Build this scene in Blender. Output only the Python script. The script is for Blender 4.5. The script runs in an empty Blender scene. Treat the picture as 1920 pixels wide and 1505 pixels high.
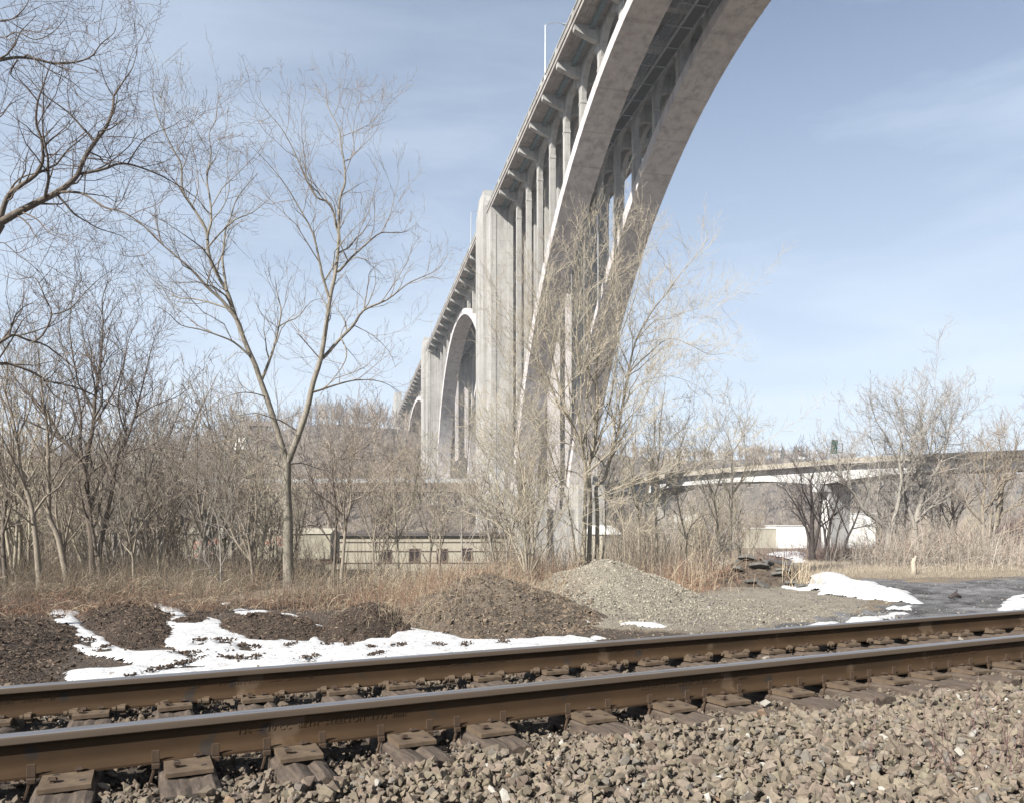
import bpy, bmesh, math, random
import numpy as np
from mathutils import Vector, Matrix

S = bpy.context.scene
COL = S.collection
rng = np.random.default_rng(7)
RND = random.Random(11)

# ------------------------------------------------------------------ camera
F = 1450.0; HY = 985.0; CZ = 1.9
cam = bpy.data.cameras.new("camera"); camo = bpy.data.objects.new("camera", cam); COL.objects.link(camo)
camo.location = (0, 0, CZ); camo.rotation_euler = (math.radians(90), 0, 0)
cam.sensor_fit = 'HORIZONTAL'; cam.sensor_width = 36.0; cam.lens = F/1920*36.0
cam.shift_y = (HY-752.5)/1920.0
cam.clip_start = 0.05; cam.clip_end = 6000
S.camera = camo
S.view_settings.view_transform = 'Standard'; S.view_settings.look = 'None'
S.view_settings.exposure = 1.33; S.view_settings.gamma = 1.0
S.cycles.max_bounces = 6; S.cycles.diffuse_bounces = 3; S.cycles.transparent_max_bounces = 8
S.cycles.volume_bounces = 0; S.cycles.use_denoising = True; S.cycles.denoising_prefilter = 'NONE'

# ------------------------------------------------------------------ sun and sky
PHI = math.radians(47.4); EL = math.radians(36.4)
SDIR = Vector((-math.cos(PHI)*math.cos(EL), -math.sin(PHI)*math.cos(EL), math.sin(EL)))
sun = bpy.data.lights.new("sun", 'SUN'); suno = bpy.data.objects.new("sun", sun); COL.objects.link(suno)
sun.energy = 5.0; sun.angle = math.radians(0.53); sun.color = (1.0, 0.955, 0.87)
suno.rotation_euler = SDIR.to_track_quat('Z', 'Y').to_euler()
suno.location = (-40, -40, 60)
W = bpy.data.worlds.new("World"); S.world = W; W.use_nodes = True
nt = W.node_tree; nt.nodes.clear()
def N(tree, t, **kw):
    n = tree.nodes.new(t)
    for k, v in kw.items(): setattr(n, k, v)
    return n
out = N(nt, 'ShaderNodeOutputWorld'); bg = N(nt, 'ShaderNodeBackground')
sky = N(nt, 'ShaderNodeTexSky'); sky.sky_type = 'NISHITA'; sky.sun_disc = False
sky.sun_elevation = EL; sky.sun_rotation = math.atan2(SDIR.x, SDIR.y)
sky.air_density = 1.0; sky.dust_density = 2.2; sky.ozone_density = 3.0; sky.altitude = 200
tc = N(nt, 'ShaderNodeTexCoord')
# thin cirrus streaks high in the sky
mp = N(nt, 'ShaderNodeMapping'); mp.inputs['Scale'].default_value = (0.9, 1.6, 5.5); mp.inputs['Rotation'].default_value = (0.1, 0.12, 0.5)
n1 = N(nt, 'ShaderNodeTexNoise'); n1.inputs['Scale'].default_value = 1.7; n1.inputs['Detail'].default_value = 7; n1.inputs['Roughness'].default_value = 0.55; n1.inputs['Distortion'].default_value = 0.5
cr = N(nt, 'ShaderNodeValToRGB'); cr.color_ramp.elements[0].position = 0.41; cr.color_ramp.elements[1].position = 0.80
cr.color_ramp.elements[0].color = (0, 0, 0, 1); cr.color_ramp.elements[1].color = (0.75, 0.75, 0.75, 1)
# thicker veil towards the horizon: cirrus seen edge on
sx = N(nt, 'ShaderNodeSeparateXYZ'); mr = N(nt, 'ShaderNodeMapRange'); mr.inputs['From Min'].default_value = 0.0; mr.inputs['From Max'].default_value = 0.55
mr.inputs['To Min'].default_value = 0.86; mr.inputs['To Max'].default_value = 0.17
mm = N(nt, 'ShaderNodeMath', operation='MULTIPLY_ADD'); mm.inputs[1].default_value = 0.52
cl = N(nt, 'ShaderNodeMath', operation='MINIMUM'); cl.inputs[1].default_value = 0.92
mix = N(nt, 'ShaderNodeMix', data_type='RGBA'); mix.inputs['B'].default_value = (5.75, 6.6, 7.7, 1)
L = nt.links.new
L(tc.outputs['Generated'], mp.inputs['Vector']); L(mp.outputs[0], n1.inputs['Vector']); L(n1.outputs['Fac'], cr.inputs['Fac'])
L(tc.outputs['Generated'], sx.inputs[0]); L(sx.outputs['Z'], mr.inputs['Value'])
L(cr.outputs['Color'], mm.inputs[0]); L(mr.outputs[0], mm.inputs[2]); L(mm.outputs[0], cl.inputs[0])
L(sky.outputs[0], mix.inputs['A']); L(cl.outputs[0], mix.inputs['Factor']); L(mix.outputs['Result'], bg.inputs['Color'])
bg.inputs['Strength'].default_value = 0.056
L(bg.outputs[0], out.inputs['Surface'])

# ------------------------------------------------------------------ helpers
def P(px, py, Y):
    return ((px-960.0)/F*Y, Y, CZ+(HY-py)/F*Y)
def PG(px, py, z=0.0):
    Y = (CZ-z)*F/(py-HY); return ((px-960.0)/F*Y, Y)
def sstep(a, b, x):
    t = np.clip((x-a)/(b-a), 0, 1); return t*t*(3-2*t)

def _hash(ix, iy, seed):
    h = (ix.astype(np.int64)*374761393 + iy.astype(np.int64)*668265263 + seed*1442695041) & 0xffffffff
    h = ((h ^ (h >> 13))*1274126177) & 0xffffffff
    return ((h ^ (h >> 16)) & 0xffffff)/float(0xffffff)
def vnoise(x, y, seed=0):
    x = np.asarray(x, float); y = np.asarray(y, float)
    ix = np.floor(x); iy = np.floor(y); fx = x-ix; fy = y-iy
    fx = fx*fx*(3-2*fx); fy = fy*fy*(3-2*fy)
    a = _hash(ix, iy, seed); b = _hash(ix+1, iy, seed); c = _hash(ix, iy+1, seed); d = _hash(ix+1, iy+1, seed)
    return (a*(1-fx)+b*fx)*(1-fy)+(c*(1-fx)+d*fx)*fy
def fbm(x, y, sc, oct=4, seed=0, rough=0.5):
    v = 0; a = 1; t = 0
    for i in range(oct):
        v = v + a*(vnoise(x*sc, y*sc, seed+i*17)-0.5)*2; t += a; a *= rough; sc *= 2.03
    return v/t

def inpoly(px, py, poly):
    inside = np.zeros(px.shape, bool); n = len(poly)
    for i in range(n):
        x1, y1 = poly[i]; x2, y2 = poly[(i+1) % n]
        if y1 == y2: continue
        c = ((y1 > py) != (y2 > py)) & (px < (x2-x1)*(py-y1)/(y2-y1)+x1)
        inside ^= c
    return inside

def meshobj(name, verts, faces, mats, parent=None, smooth=False, midx=None, cols=None, loc=None):
    """verts (n,3); faces: list of arrays (m,k) or list of tuples"""
    me = bpy.data.meshes.new(name)
    verts = np.asarray(verts, np.float32).reshape(-1, 3)
    if isinstance(faces, np.ndarray): faces = [faces]
    if len(faces) and isinstance(faces[0], np.ndarray):
        fl = [f for f in faces if len(f)]
        loops = np.concatenate([f.reshape(-1) for f in fl]).astype(np.int32)
        cnt = np.concatenate([np.full(len(f), f.shape[1], np.int32) for f in fl])
    else:
        loops = np.array([i for f in faces for i in f], np.int32)
        cnt = np.array([len(f) for f in faces], np.int32)
    st = np.concatenate([[0], np.cumsum(cnt)[:-1]]).astype(np.int32)
    me.vertices.add(len(verts)); me.vertices.foreach_set('co', verts.reshape(-1))
    me.loops.add(len(loops)); me.loops.foreach_set('vertex_index', loops)
    me.polygons.add(len(cnt)); me.polygons.foreach_set('loop_start', st)
    me.polygons.foreach_set('loop_total', cnt)
    if midx is not None: me.polygons.foreach_set('material_index', np.asarray(midx, np.int32))
    me.polygons.foreach_set('use_smooth', np.full(len(cnt), bool(smooth)))
    if cols is not None:
        at = me.color_attributes.new('Col', 'FLOAT_COLOR', 'POINT')
        c4 = np.ones((len(verts), 4), np.float32); c4[:, :cols.shape[1]] = cols*ALB
        at.data.foreach_set('color', c4.reshape(-1))
    me.update(calc_edges=True); me.validate()
    for m in (mats if isinstance(mats, (list, tuple)) else [mats]): me.materials.append(m)
    o = bpy.data.objects.new(name, me); COL.objects.link(o)
    if loc is not None: o.location = loc
    if parent is not None: o.parent = parent
    return o

class MB:
    """collects boxes, prisms and tubes into one mesh"""
    def __init__(s): s.v = []; s.f = []; s.m = []
    def add(s, vs, fs, m=0):
        b = len(s.v); s.v += [tuple(v) for v in vs]; s.f += [tuple(i+b for i in f) for f in fs]; s.m += [m]*len(fs)
    def hexa(s, p, m=0):
        s.add(p, [(0, 3, 2, 1), (4, 5, 6, 7), (0, 1, 5, 4), (1, 2, 6, 5), (2, 3, 7, 6), (3, 0, 4, 7)], m)
    def box(s, x0, x1, y0, y1, z0, z1, m=0, fr=None):
        p = [(x0, y0, z0), (x1, y0, z0), (x1, y1, z0), (x0, y1, z0), (x0, y0, z1), (x1, y0, z1), (x1, y1, z1), (x0, y1, z1)]
        if fr: p = [fr(*q) for q in p]
        s.hexa(p, m)
    def tube(s, pts, r, n=6, m=0):
        pts = [Vector(p) for p in pts]; rings = []
        rr = r if isinstance(r, (list, tuple)) else [r]*len(pts)
        for i, p in enumerate(pts):
            d = (pts[min(i+1, len(pts)-1)]-pts[max(i-1, 0)]).normalized()
            a = d.cross(Vector((0.31, 0.2, 0.93))).normalized(); b = d.cross(a)
            rings.append([p+(a*math.cos(t)+b*math.sin(t))*rr[i] for t in [2*math.pi*k/n for k in range(n)]])
        vs = [v for g in rings for v in g]; fs = []
        for i in range(len(pts)-1):
            for k in range(n): fs.append((i*n+k, i*n+(k+1) % n, (i+1)*n+(k+1) % n, (i+1)*n+k))
        fs.append(tuple(range(n))[::-1]); fs.append(tuple((len(pts)-1)*n+k for k in range(n)))
        s.add(vs, fs, m)
    def build(s, name, mats, parent=None, smooth=False, bevel=0, loc=None):
        o = meshobj(name, s.v, s.f, mats, parent, smooth, s.m, loc=loc)
        if bevel:
            b = o.modifiers.new('b', 'BEVEL'); b.width = bevel; b.segments = 2; b.limit_method = 'ANGLE'; b.angle_limit = math.radians(40)
        return o

def empty(name, loc=(0, 0, 0), rz=0.0):
    o = bpy.data.objects.new(name, None); COL.objects.link(o); o.location = loc; o.rotation_euler = (0, 0, rz)
    o.empty_display_size = 0.2
    return o
def tag(o, label=None, cat=None, group=None, kind=None):
    if label: o['label'] = label
    if cat: o['category'] = cat
    if group: o['group'] = group
    if kind: o['kind'] = kind
    return o

# ------------------------------------------------------------------ materials
MT = {}
ALB = 0.68   # overall reflectance of this weathered, wintry place
def mat(name, base, rough=0.9, var=0.0, vscale=5.0, base2=None, bump=0.0, bscale=40.0, metal=0.0, attr=False, detail=6, spec=0.3, streak=None, var_attr=1.0, bdist=0.02):
    base = tuple(c*ALB for c in base); base2 = tuple(c*ALB for c in base2) if base2 else None
    m = bpy.data.materials.new(name); m.use_nodes = True; t = m.node_tree; b = t.nodes['Principled BSDF']; l = t.links.new
    b.inputs['Roughness'].default_value = rough; b.inputs['Metallic'].default_value = metal
    b.inputs['Specular IOR Level'].default_value = spec
    co = N(t, 'ShaderNodeTexCoord')
    src = None
    if attr:
        a = N(t, 'ShaderNodeAttribute'); a.attribute_name = 'Col'; src = a.outputs['Color']
    if base2 is not None or var:
        n = N(t, 'ShaderNodeTexNoise'); n.inputs['Scale'].default_value = vscale; n.inputs['Detail'].default_value = detail; n.inputs['Roughness'].default_value = 0.6
        if streak:
            mpn = N(t, 'ShaderNodeMapping'); mpn.inputs['Scale'].default_value = streak; l(co.outputs['Object'], mpn.inputs['Vector']); l(mpn.outputs[0], n.inputs['Vector'])
        else: l(co.outputs['Object'], n.inputs['Vector'])
        r = N(t, 'ShaderNodeValToRGB'); r.color_ramp.elements[0].position = 0.36; r.color_ramp.elements[1].position = 0.66
        if base2 is None:
            base2 = tuple(c*(1-var) for c in base)
        if attr:
            r.color_ramp.elements[0].color = (1-var, 1-var, 1-var, 1); r.color_ramp.elements[1].color = (1, 1, 1, 1)
            mx = N(t, 'ShaderNodeMix', data_type='RGBA', blend_type='MULTIPLY'); mx.inputs['Factor'].default_value = 1
            l(src, mx.inputs['A']); l(r.outputs['Color'], mx.inputs['B']); src = mx.outputs['Result']
        else:
            r.color_ramp.elements[0].color = (*base2, 1); r.color_ramp.elements[1].color = (*base, 1); src = r.outputs['Color']
        l(n.outputs['Fac'], r.inputs['Fac'])
    if src is not None: l(src, b.inputs['Base Color'])
    else: b.inputs['Base Color'].default_value = (*base, 1)
    if bump:
        n2 = N(t, 'ShaderNodeTexNoise'); n2.inputs['Scale'].default_value = bscale; n2.inputs['Detail'].default_value = 8; n2.inputs['Roughness'].default_value = 0.65
        l(co.outputs['Object'], n2.inputs['Vector'])
        bp = N(t, 'ShaderNodeBump'); bp.inputs['Strength'].default_value = bump; bp.inputs['Distance'].default_value = bdist
        l(n2.outputs['Fac'], bp.inputs['Height']); l(bp.outputs[0], b.inputs['Normal'])
    MT[name] = m
    return m

def spots(m, scale, thr, dark):
    t = m.node_tree; b = t.nodes['Principled BSDF']; l = t.links.new; src = b.inputs['Base Color'].links[0].from_socket
    co = N(t, 'ShaderNodeTexCoord'); mp_ = N(t, 'ShaderNodeMapping'); mp_.inputs['Scale'].default_value = (1, .35, 1); l(co.outputs['Object'], mp_.inputs[0])
    n = N(t, 'ShaderNodeTexNoise'); n.inputs['Scale'].default_value = scale; n.inputs['Detail'].default_value = 4; l(mp_.outputs[0], n.inputs['Vector'])
    r = N(t, 'ShaderNodeMapRange'); r.inputs['From Min'].default_value = thr; r.inputs['From Max'].default_value = thr+.05; l(n.outputs['Fac'], r.inputs['Value'])
    x = N(t, 'ShaderNodeMix', data_type='RGBA'); l(r.outputs[0], x.inputs['Factor']); l(src, x.inputs['A']); x.inputs['B'].default_value = (*dark, 1); l(x.outputs['Result'], b.inputs['Base Color'])

def concrete(name, base, dark, stain, wscale=0.12):
    """board marked concrete with run-off streaks, blotches and lift lines"""
    base, dark, stain = (tuple(c*ALB for c in q) for q in (base, dark, stain))
    m = bpy.data.materials.new(name); m.use_nodes = True; t = m.node_tree; b = t.nodes['Principled BSDF']; l = t.links.new
    b.inputs['Roughness'].default_value = 0.88; b.inputs['Specular IOR Level'].default_value = 0.25
    co = N(t, 'ShaderNodeTexCoord')
    def ns(scale, mapping, detail=7, rough=0.6, dist=0.0):
        mpn = N(t, 'ShaderNodeMapping'); mpn.inputs['Scale'].default_value = mapping; l(co.outputs['Object'], mpn.inputs['Vector'])
        n = N(t, 'ShaderNodeTexNoise'); n.inputs['Scale'].default_value = scale; n.inputs['Detail'].default_value = detail; n.inputs['Roughness'].default_value = rough; n.inputs['Distortion'].default_value = dist
        l(mpn.outputs[0], n.inputs['Vector']); return n.outputs['Fac']
    def ramp(f, a, c):
        r = N(t, 'ShaderNodeMapRange'); r.inputs['From Min'].default_value = a; r.inputs['From Max'].default_value = c; l(f, r.inputs['Value']); return r.outputs[0]
    def mx(A, B, fac, blend='MIX'):
        x = N(t, 'ShaderNodeMix', data_type='RGBA', blend_type=blend)
        for k, v in (('A', A), ('B', B)):
            if isinstance(v, tuple): x.inputs[k].default_value = (*v, 1)
            else: l(v, x.inputs[k])
        if isinstance(fac, float): x.inputs['Factor'].default_value = fac
        else: l(fac, x.inputs['Factor'])
        return x.outputs['Result']
    blotch = ramp(ns(wscale, (1, 1, 1)), 0.38, 0.66)
    c = mx(base, dark, blotch)
    streak = ramp(ns(0.7, (1, 1, 0.05), 7, 0.7), 0.47, 0.72)
    c = mx(c, stain, streak)
    fine = ramp(ns(1.2, (1, 1, 0.6), 9, 0.7), 0.36, 0.95)
    c = mx(c, mx(c, (0.62, 0.6, 0.58), 1.0, 'MULTIPLY'), fine)
    # lift lines every 2.4 m
    sxyz = N(t, 'ShaderNodeSeparateXYZ'); l(co.outputs['Object'], sxyz.inputs[0])
    md = N(t, 'ShaderNodeMath', operation='PINGPONG'); md.inputs[1].default_value = 1.2; l(sxyz.outputs['Z'], md.inputs[0])
    lt = N(t, 'ShaderNodeMath', operation='LESS_THAN'); lt.inputs[1].default_value = 0.05; l(md.outputs[0], lt.inputs[0])
    lf = N(t, 'ShaderNodeMath', operation='MULTIPLY'); lf.inputs[1].default_value = 0.35; l(lt.outputs[0], lf.inputs[0])
    c = mx(c, mx(c, (0.6, 0.57, 0.55), 1.0, 'MULTIPLY'), lf.outputs[0])
    l(c, b.inputs['Base Color'])
    bp = N(t, 'ShaderNodeBump'); bp.inputs['Strength'].default_value = 0.3; bp.inputs['Distance'].default_value = 0.03
    l(ns(2.2, (1, 1, 1), 10, 0.7), bp.inputs['Height']); l(bp.outputs[0], b.inputs['Normal'])
    MT[name] = m; return m

concrete('bridge_concrete', (0.50, 0.495, 0.48), (0.40, 0.392, 0.378), (0.22, 0.21, 0.20))
concrete('rib_concrete', (0.73, 0.70, 0.715), (0.64, 0.61, 0.62), (0.38, 0.35, 0.355), 0.08)
concrete('fascia_concrete', (0.46, 0.43, 0.41), (0.37, 0.345, 0.33), (0.22, 0.195, 0.185), 0.3)
mat('teal_steel', (0.13, 0.21, 0.24), 0.6, base2=(0.09, 0.12, 0.13), vscale=2)
mat('grey_steel', (0.36, 0.39, 0.42), 0.55, var=0.3, vscale=1.5)
mat('galvanised', (0.42, 0.44, 0.46), 0.5, var=0.15, vscale=3, metal=0.3)
mat('dark_steel', (0.035, 0.032, 0.032), 0.7, var=0.3)
mat('ramp_concrete', (0.66, 0.66, 0.655), 0.85, base2=(0.52, 0.52, 0.515), vscale=0.25, bump=0.2, bscale=2)
mat('barrier_grey', (0.46, 0.48, 0.50), 0.9, base2=(0.36, 0.37, 0.38), vscale=0.3)
mat('ramp_tan', (0.40, 0.37, 0.31), 0.9, base2=(0.33, 0.30, 0.25), vscale=0.4)
mat('rust_girder', (0.12, 0.075, 0.055), 0.9, base2=(0.07, 0.045, 0.038), vscale=0.6)
mat('rail_rust', (0.066, 0.040, 0.022), 0.9, base2=(0.045, 0.029, 0.017), vscale=2.2, bump=0.35, bscale=260, bdist=0.001, detail=9, spec=.1)
spots(MT['rail_rust'], 6.0, .64, (.026, .021, .018)); spots(MT['rail_rust'], 2.5, .62, (.075, .052, .034))
mat('rail_side', (0.10, 0.073, 0.052), 0.7, base2=(0.095, 0.07, 0.05), vscale=8, streak=(0.6, 8, 8), bump=0.15, bscale=200, bdist=0.001)
mat('rail_top', (0.60, 0.59, 0.61), 0.34, base2=(0.36, 0.34, 0.33), vscale=9, streak=(0.35, 40, 40), metal=0.85)
mat('plate_rust', (0.155, 0.112, 0.075), 0.88, base2=(0.09, 0.063, 0.042), vscale=9, bump=0.4, bscale=220, bdist=0.0015, detail=9)
mat('spike_rust', (0.085, 0.055, 0.038), 0.85, var=0.4, vscale=30)
mat('anchor_rust', (0.085, 0.054, 0.034), 0.8, var=0.35, vscale=30)
mat('tie_wood', (0.13, 0.10, 0.078), 0.92, base2=(0.06, 0.045, 0.036), vscale=5, streak=(14, 1.6, 8), bump=0.7, bscale=60, bdist=0.004, detail=9)
mat('nail_plate', (0.15, 0.13, 0.11), 0.6, var=0.3, vscale=30, metal=0.4)
mat('ballast', (0.3, 0.27, 0.23), 0.95, attr=True, spec=.15, var=0.22, vscale=60, bump=0.35, bscale=150, bdist=0.003)
mat('ballast_fines', (0.10, 0.08, 0.062), 0.97, base2=(0.055, 0.043, 0.034), vscale=25, bump=1.0, bscale=60, bdist=0.02)
mat('snow', (0.66, 0.67, 0.69), 0.65, bump=0.8, bscale=7, bdist=0.05, base2=(0.55, 0.555, 0.57), vscale=3)
mat('mulch', (0.3, 0.27, 0.23), 0.97, attr=True, var=0.45, vscale=28, bump=1.0, bscale=38, bdist=0.05, detail=9)
mat('chips', (0.2, 0.15, 0.1), 0.93, attr=True)
mat('slab', (0.155, 0.15, 0.14), 0.9, base2=(0.09, 0.085, 0.08), vscale=6, bump=0.6, bscale=30)
spots(MT['snow'], 16, .63, (.24, .22, .20))
mat('tan_wall', (0.42, 0.39, 0.32), 0.9, base2=(0.33, 0.30, 0.24), vscale=1.2, streak=(1, 1, 0.2), bump=0.2, bscale=6)
mat('white_wall', (0.80, 0.80, 0.78), 0.85, base2=(0.66, 0.66, 0.64), vscale=0.5)
mat('dark_glass', (0.03, 0.026, 0.028), 0.3, base2=(0.06, 0.045, 0.042), vscale=1.5)
mat('window_frame', (0.14, 0.105, 0.09), 0.8)
mat('roof_dark', (0.12, 0.105, 0.10), 0.9, var=0.3)
mat('roof_brown', (0.20, 0.16, 0.14), 0.9, var=0.3)
mat('litter', (0.24, .19, .15), .95, var=.4, vscale=.6)
mat('boxcar_cream', (0.36, 0.335, 0.265), 0.85, base2=(0.24, 0.215, 0.17), vscale=1.5)
mat('graffiti_red', (0.42, 0.09, 0.06), 0.8, base2=(0.58, 0.48, 0.40), vscale=3.5)
mat('sign_green', (0.0, 0.36, 0.24), 0.5)
mat('sign_white', (0.82, 0.85, 0.82), 0.5)
mat('pale_wood', (0.52, 0.46, 0.37), 0.9, base2=(0.36, 0.31, 0.25), vscale=8, streak=(6, 6, 1))
def bark(name, a, bcol, tw):
    mat(name, a, 0.95, base2=bcol, vscale=6, streak=(3, 3, 0.8), bump=0.7, bscale=26, bdist=0.02)
    mat(name+'_twig', tw, 0.9, var=0.3, vscale=3)
bark('bark_pale', (0.31, 0.28, 0.23), (0.19, 0.17, 0.14), (0.38, 0.325, 0.265))
bark('bark_dark', (0.19, 0.158, 0.13), (0.11, 0.09, 0.075), (0.215, 0.17, 0.145))
bark('bark_mid', (0.33, 0.285, 0.23), (0.21, 0.18, 0.145), (0.40, 0.335, 0.27))
bark('bark_tan', (0.42, 0.375, 0.295), (0.28, 0.245, 0.19), (0.58, 0.51, 0.40))
bark('bark_grey', (0.36, 0.335, 0.30), (0.24, 0.22, 0.20), (0.42, 0.385, 0.345))
bark('bark_black', (0.075, 0.062, 0.06), (0.045, 0.038, 0.036), (0.10, 0.08, 0.075))
# ================================================================== terrain
TH = 0.4437; CT, ST = math.cos(TH), math.sin(TH)
DN = 3.955; GAUGE = 1.511; RAILTOP = CZ-0.9004; ROLL = -math.atan2(0.0557, GAUGE)
RPX = np.array([-3000, -400, 0, 340, 450, 600, 740, 850, 1000, 1150, 1300, 1450, 1560, 1700, 1920, 2600, 5000.])
RPY = np.array([880, 880, 876, 852, 822, 792, 800, 812, 836, 852, 864, 860, 868, 880, 886, 880, 880.])
def gz(X, Y):
    X = np.asarray(X, float); Y = np.asarray(Y, float)
    Yc = np.maximum(Y, 1.0); px = np.where(Y > 1, 960+F*X/Yc, np.where(X > 0, 5000., -3000.))
    px = np.clip(px, -3000, 5000)
    right = sstep(1150, 1400, px)
    z = -(5.6*sstep(28, 62, Y)*(1-right) + (0.35*sstep(30, 60, Y)+5.4*sstep(60, 210, Y))*right)
    z = z + fbm(X, Y, 0.09, 3, 3)*0.35*sstep(22, 40, Y) + fbm(X, Y, 0.35, 3, 5)*0.05
    # hills
    Yr = 400+230*sstep(900, 1250, px); ridge = (HY-np.interp(px, RPX, RPY))/F*Yr+CZ
    step = 13.2*sstep(196, 224, Y)*(1-sstep(1080, 1250, px)); z = z+step
    h = sstep(0.62, 1.0, Y/Yr); back = 1-0.5*sstep(1.3, 2.6, Y/Yr)
    z = z*(1-h)+(ridge+fbm(X, Y, 0.012, 3, 9)*6)*h*back
    # railway embankment
    d = -X*ST+Y*CT-DN
    top = RAILTOP-0.186-0.10-0.02*np.maximum(0, -d-0.8)
    e = sstep(3.9, 2.35, d)*sstep(-14, -5, d)
    z = z*(1-e)+(top-0.06)*e
    # backdrop for the railway yard on the right: a low berm
    return z

SNOW_BIG = [(88,1145),(118,1141),(148,1147),(143,1155),(160,1176),(190,1192),(215,1210),(240,1218),(258,1223),(320,1224),(335,1222),(300,1200),(283,1195),(300,1185),(290,1170),(268,1160),(262,1152),(290,1158),(310,1156),(300,1140),(256,1134),(240,1125),(205,1118),(165,1105),(185,1104),(225,1120),(262,1132),(300,1133),(330,1140),(355,1155),(400,1160),(425,1168),(455,1185),(470,1200),(515,1202),(520,1195),(510,1180),(525,1182),(530,1198),(575,1203),(578,1190),(590,1188),(608,1200),(610,1206),(680,1205),(690,1186),(705,1200),(730,1200),(738,1185),(733,1155),(718,1145),(700,1137),(740,1143),(775,1172),(782,1180),(800,1182),(830,1190),(832,1178),(845,1190),(870,1200),(950,1198),(955,1180),(975,1197),(1000,1195),(1065,1193),(1060,1188),(1110,1196),(1135,1212),(1000,1240),(800,1270),(500,1300),(250,1310),(130,1280),(118,1258),(200,1257),(265,1250),(243,1243),(215,1238),(180,1228),(155,1224),(135,1210),(125,1208),(148,1208),(120,1192),(98,1190),(102,1170),(95,1155)]
SNOW_HOLES = [[(155,1200),(170,1202),(183,1213),(165,1213)],[(183,1217),(205,1217),(210,1222),(190,1223)],[(365,1207),(380,1201),(390,1209),(370,1212)],[(325,1226),(352,1226),(385,1233),(350,1236)],[(443,1208),(458,1208),(485,1222),(460,1224)],[(535,1212),(545,1211),(555,1218),(542,1219)],[(608,1218),(618,1209),(622,1211),(613,1218)],[(645,1214),(662,1214),(658,1218),(648,1217)],[(685,1222),(700,1214),(700,1217),(688,1222)],[(735,1220),(755,1207),(762,1209),(745,1221)],[(808,1218),(825,1205),(831,1207),(822,1216)],[(866,1215),(872,1206),(882,1208),(880,1215)],[(936,1209),(948,1203),(956,1211)],[(255,1252),(300,1248),(395,1249),(390,1253),(300,1256)],[(462,1238),(475,1236),(488,1241),(470,1242)],[(352,1238),(362,1237),(365,1240),(354,1240)],[(415,1236),(430,1238),(455,1242),(440,1242)],[(103,1157),(112,1154),(123,1161),(115,1162)],[(134,1181),(139,1180),(141,1184),(135,1184)],[(400,1208),(412,1200),(438,1205),(420,1213)],[(560,1240),(590,1238),(596,1242),(570,1243)],[(690,1232),(712,1229),(716,1232),(700,1234)]]
SNOW_MORE = [[(430,1142),(470,1141),(500,1145),(520,1153),(490,1157),(455,1152)],[(517,1149),(550,1150),(568,1155),(545,1158)],[(573,1164),(600,1168),(606,1174),(585,1173)],[(615,1168),(640,1168),(646,1175),(622,1180)],[(0,1247),(26,1249),(30,1253),(10,1257),(0,1256)],[(0,1233),(8,1234),(5,1240),(0,1240)],
 [(1053,1156),(1060,1156),(1078,1165),(1072,1166)],[(1080,1163),(1110,1166),(1105,1169),(1085,1166)],[(1155,1166),(1200,1167),(1262,1174),(1230,1176),(1190,1172)],[(1100,1183),(1145,1198),(1140,1201),(1110,1193)],
 [(1583,1167),(1600,1158),(1640,1155),(1680,1147),(1708,1149),(1690,1156),(1640,1164),(1600,1168)],[(1655,1142),(1680,1135),(1688,1138),(1665,1145)],[(1690,1140),(1712,1133),(1716,1136),(1696,1144)],[(1450,1180),(1540,1168),(1585,1167),(1560,1176),(1470,1190)],
 [(1865,1148),(1880,1132),(1895,1119),(1925,1112),(1930,1150)],[(1845,1088),(1862,1086),(1866,1078),(1885,1075),(1890,1079),(1930,1077),(1930,1081),(1880,1086)],
 [(1500,1104),(1520,1098),(1505,1088),(1530,1078),(1578,1078),(1612,1093),(1648,1095),(1640,1102),(1672,1102),(1660,1109),(1700,1110),(1716,1122),(1728,1133),(1700,1129),(1640,1124),(1540,1114),(1534,1106)],
 [(1678,1105),(1697,1103),(1699,1105),(1685,1108)],[(1440,1090),(1480,1097),(1505,1104),(1500,1107),(1470,1101)],[(1400,1078),(1450,1090),(1445,1093),(1405,1084)],
 [(1436,1040),(1460,1031),(1480,1031),(1516,1045),(1500,1051),(1465,1047)],[(1484,1052),(1500,1051),(1510,1058),(1495,1060)],[(1900,1054),(1912,1053),(1915,1058),(1903,1058)],
 [(60,1150),(75,1149),(78,1152),(62,1154)],[(420,1128),(436,1128),(432,1133),(415,1132)],[(640,1138),(660,1141),(655,1145),(640,1143)]]

def project(X, Y, Z):
    return 960+F*X/Y, HY-F*(Z-CZ)/Y

def axis(lo, f0, f1, hi, step, grow=1.16):
    a = list(np.arange(f0, f1+1e-6, step)); s = step; x = a[0]; left = []
    while x > lo: s *= grow; x -= s; left.append(x)
    s = step; x = a[-1]; rt = []
    while x < hi: s *= grow; x += s; rt.append(x)
    return np.array(left[::-1]+a+rt)

def grid_faces(nx, ny):
    i, j = np.meshgrid(np.arange(nx-1), np.arange(ny-1), indexing='xy')
    a = (j*nx+i).reshape(-1)
    return np.stack([a, a+1, a+1+nx, a+nx], 1)

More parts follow.
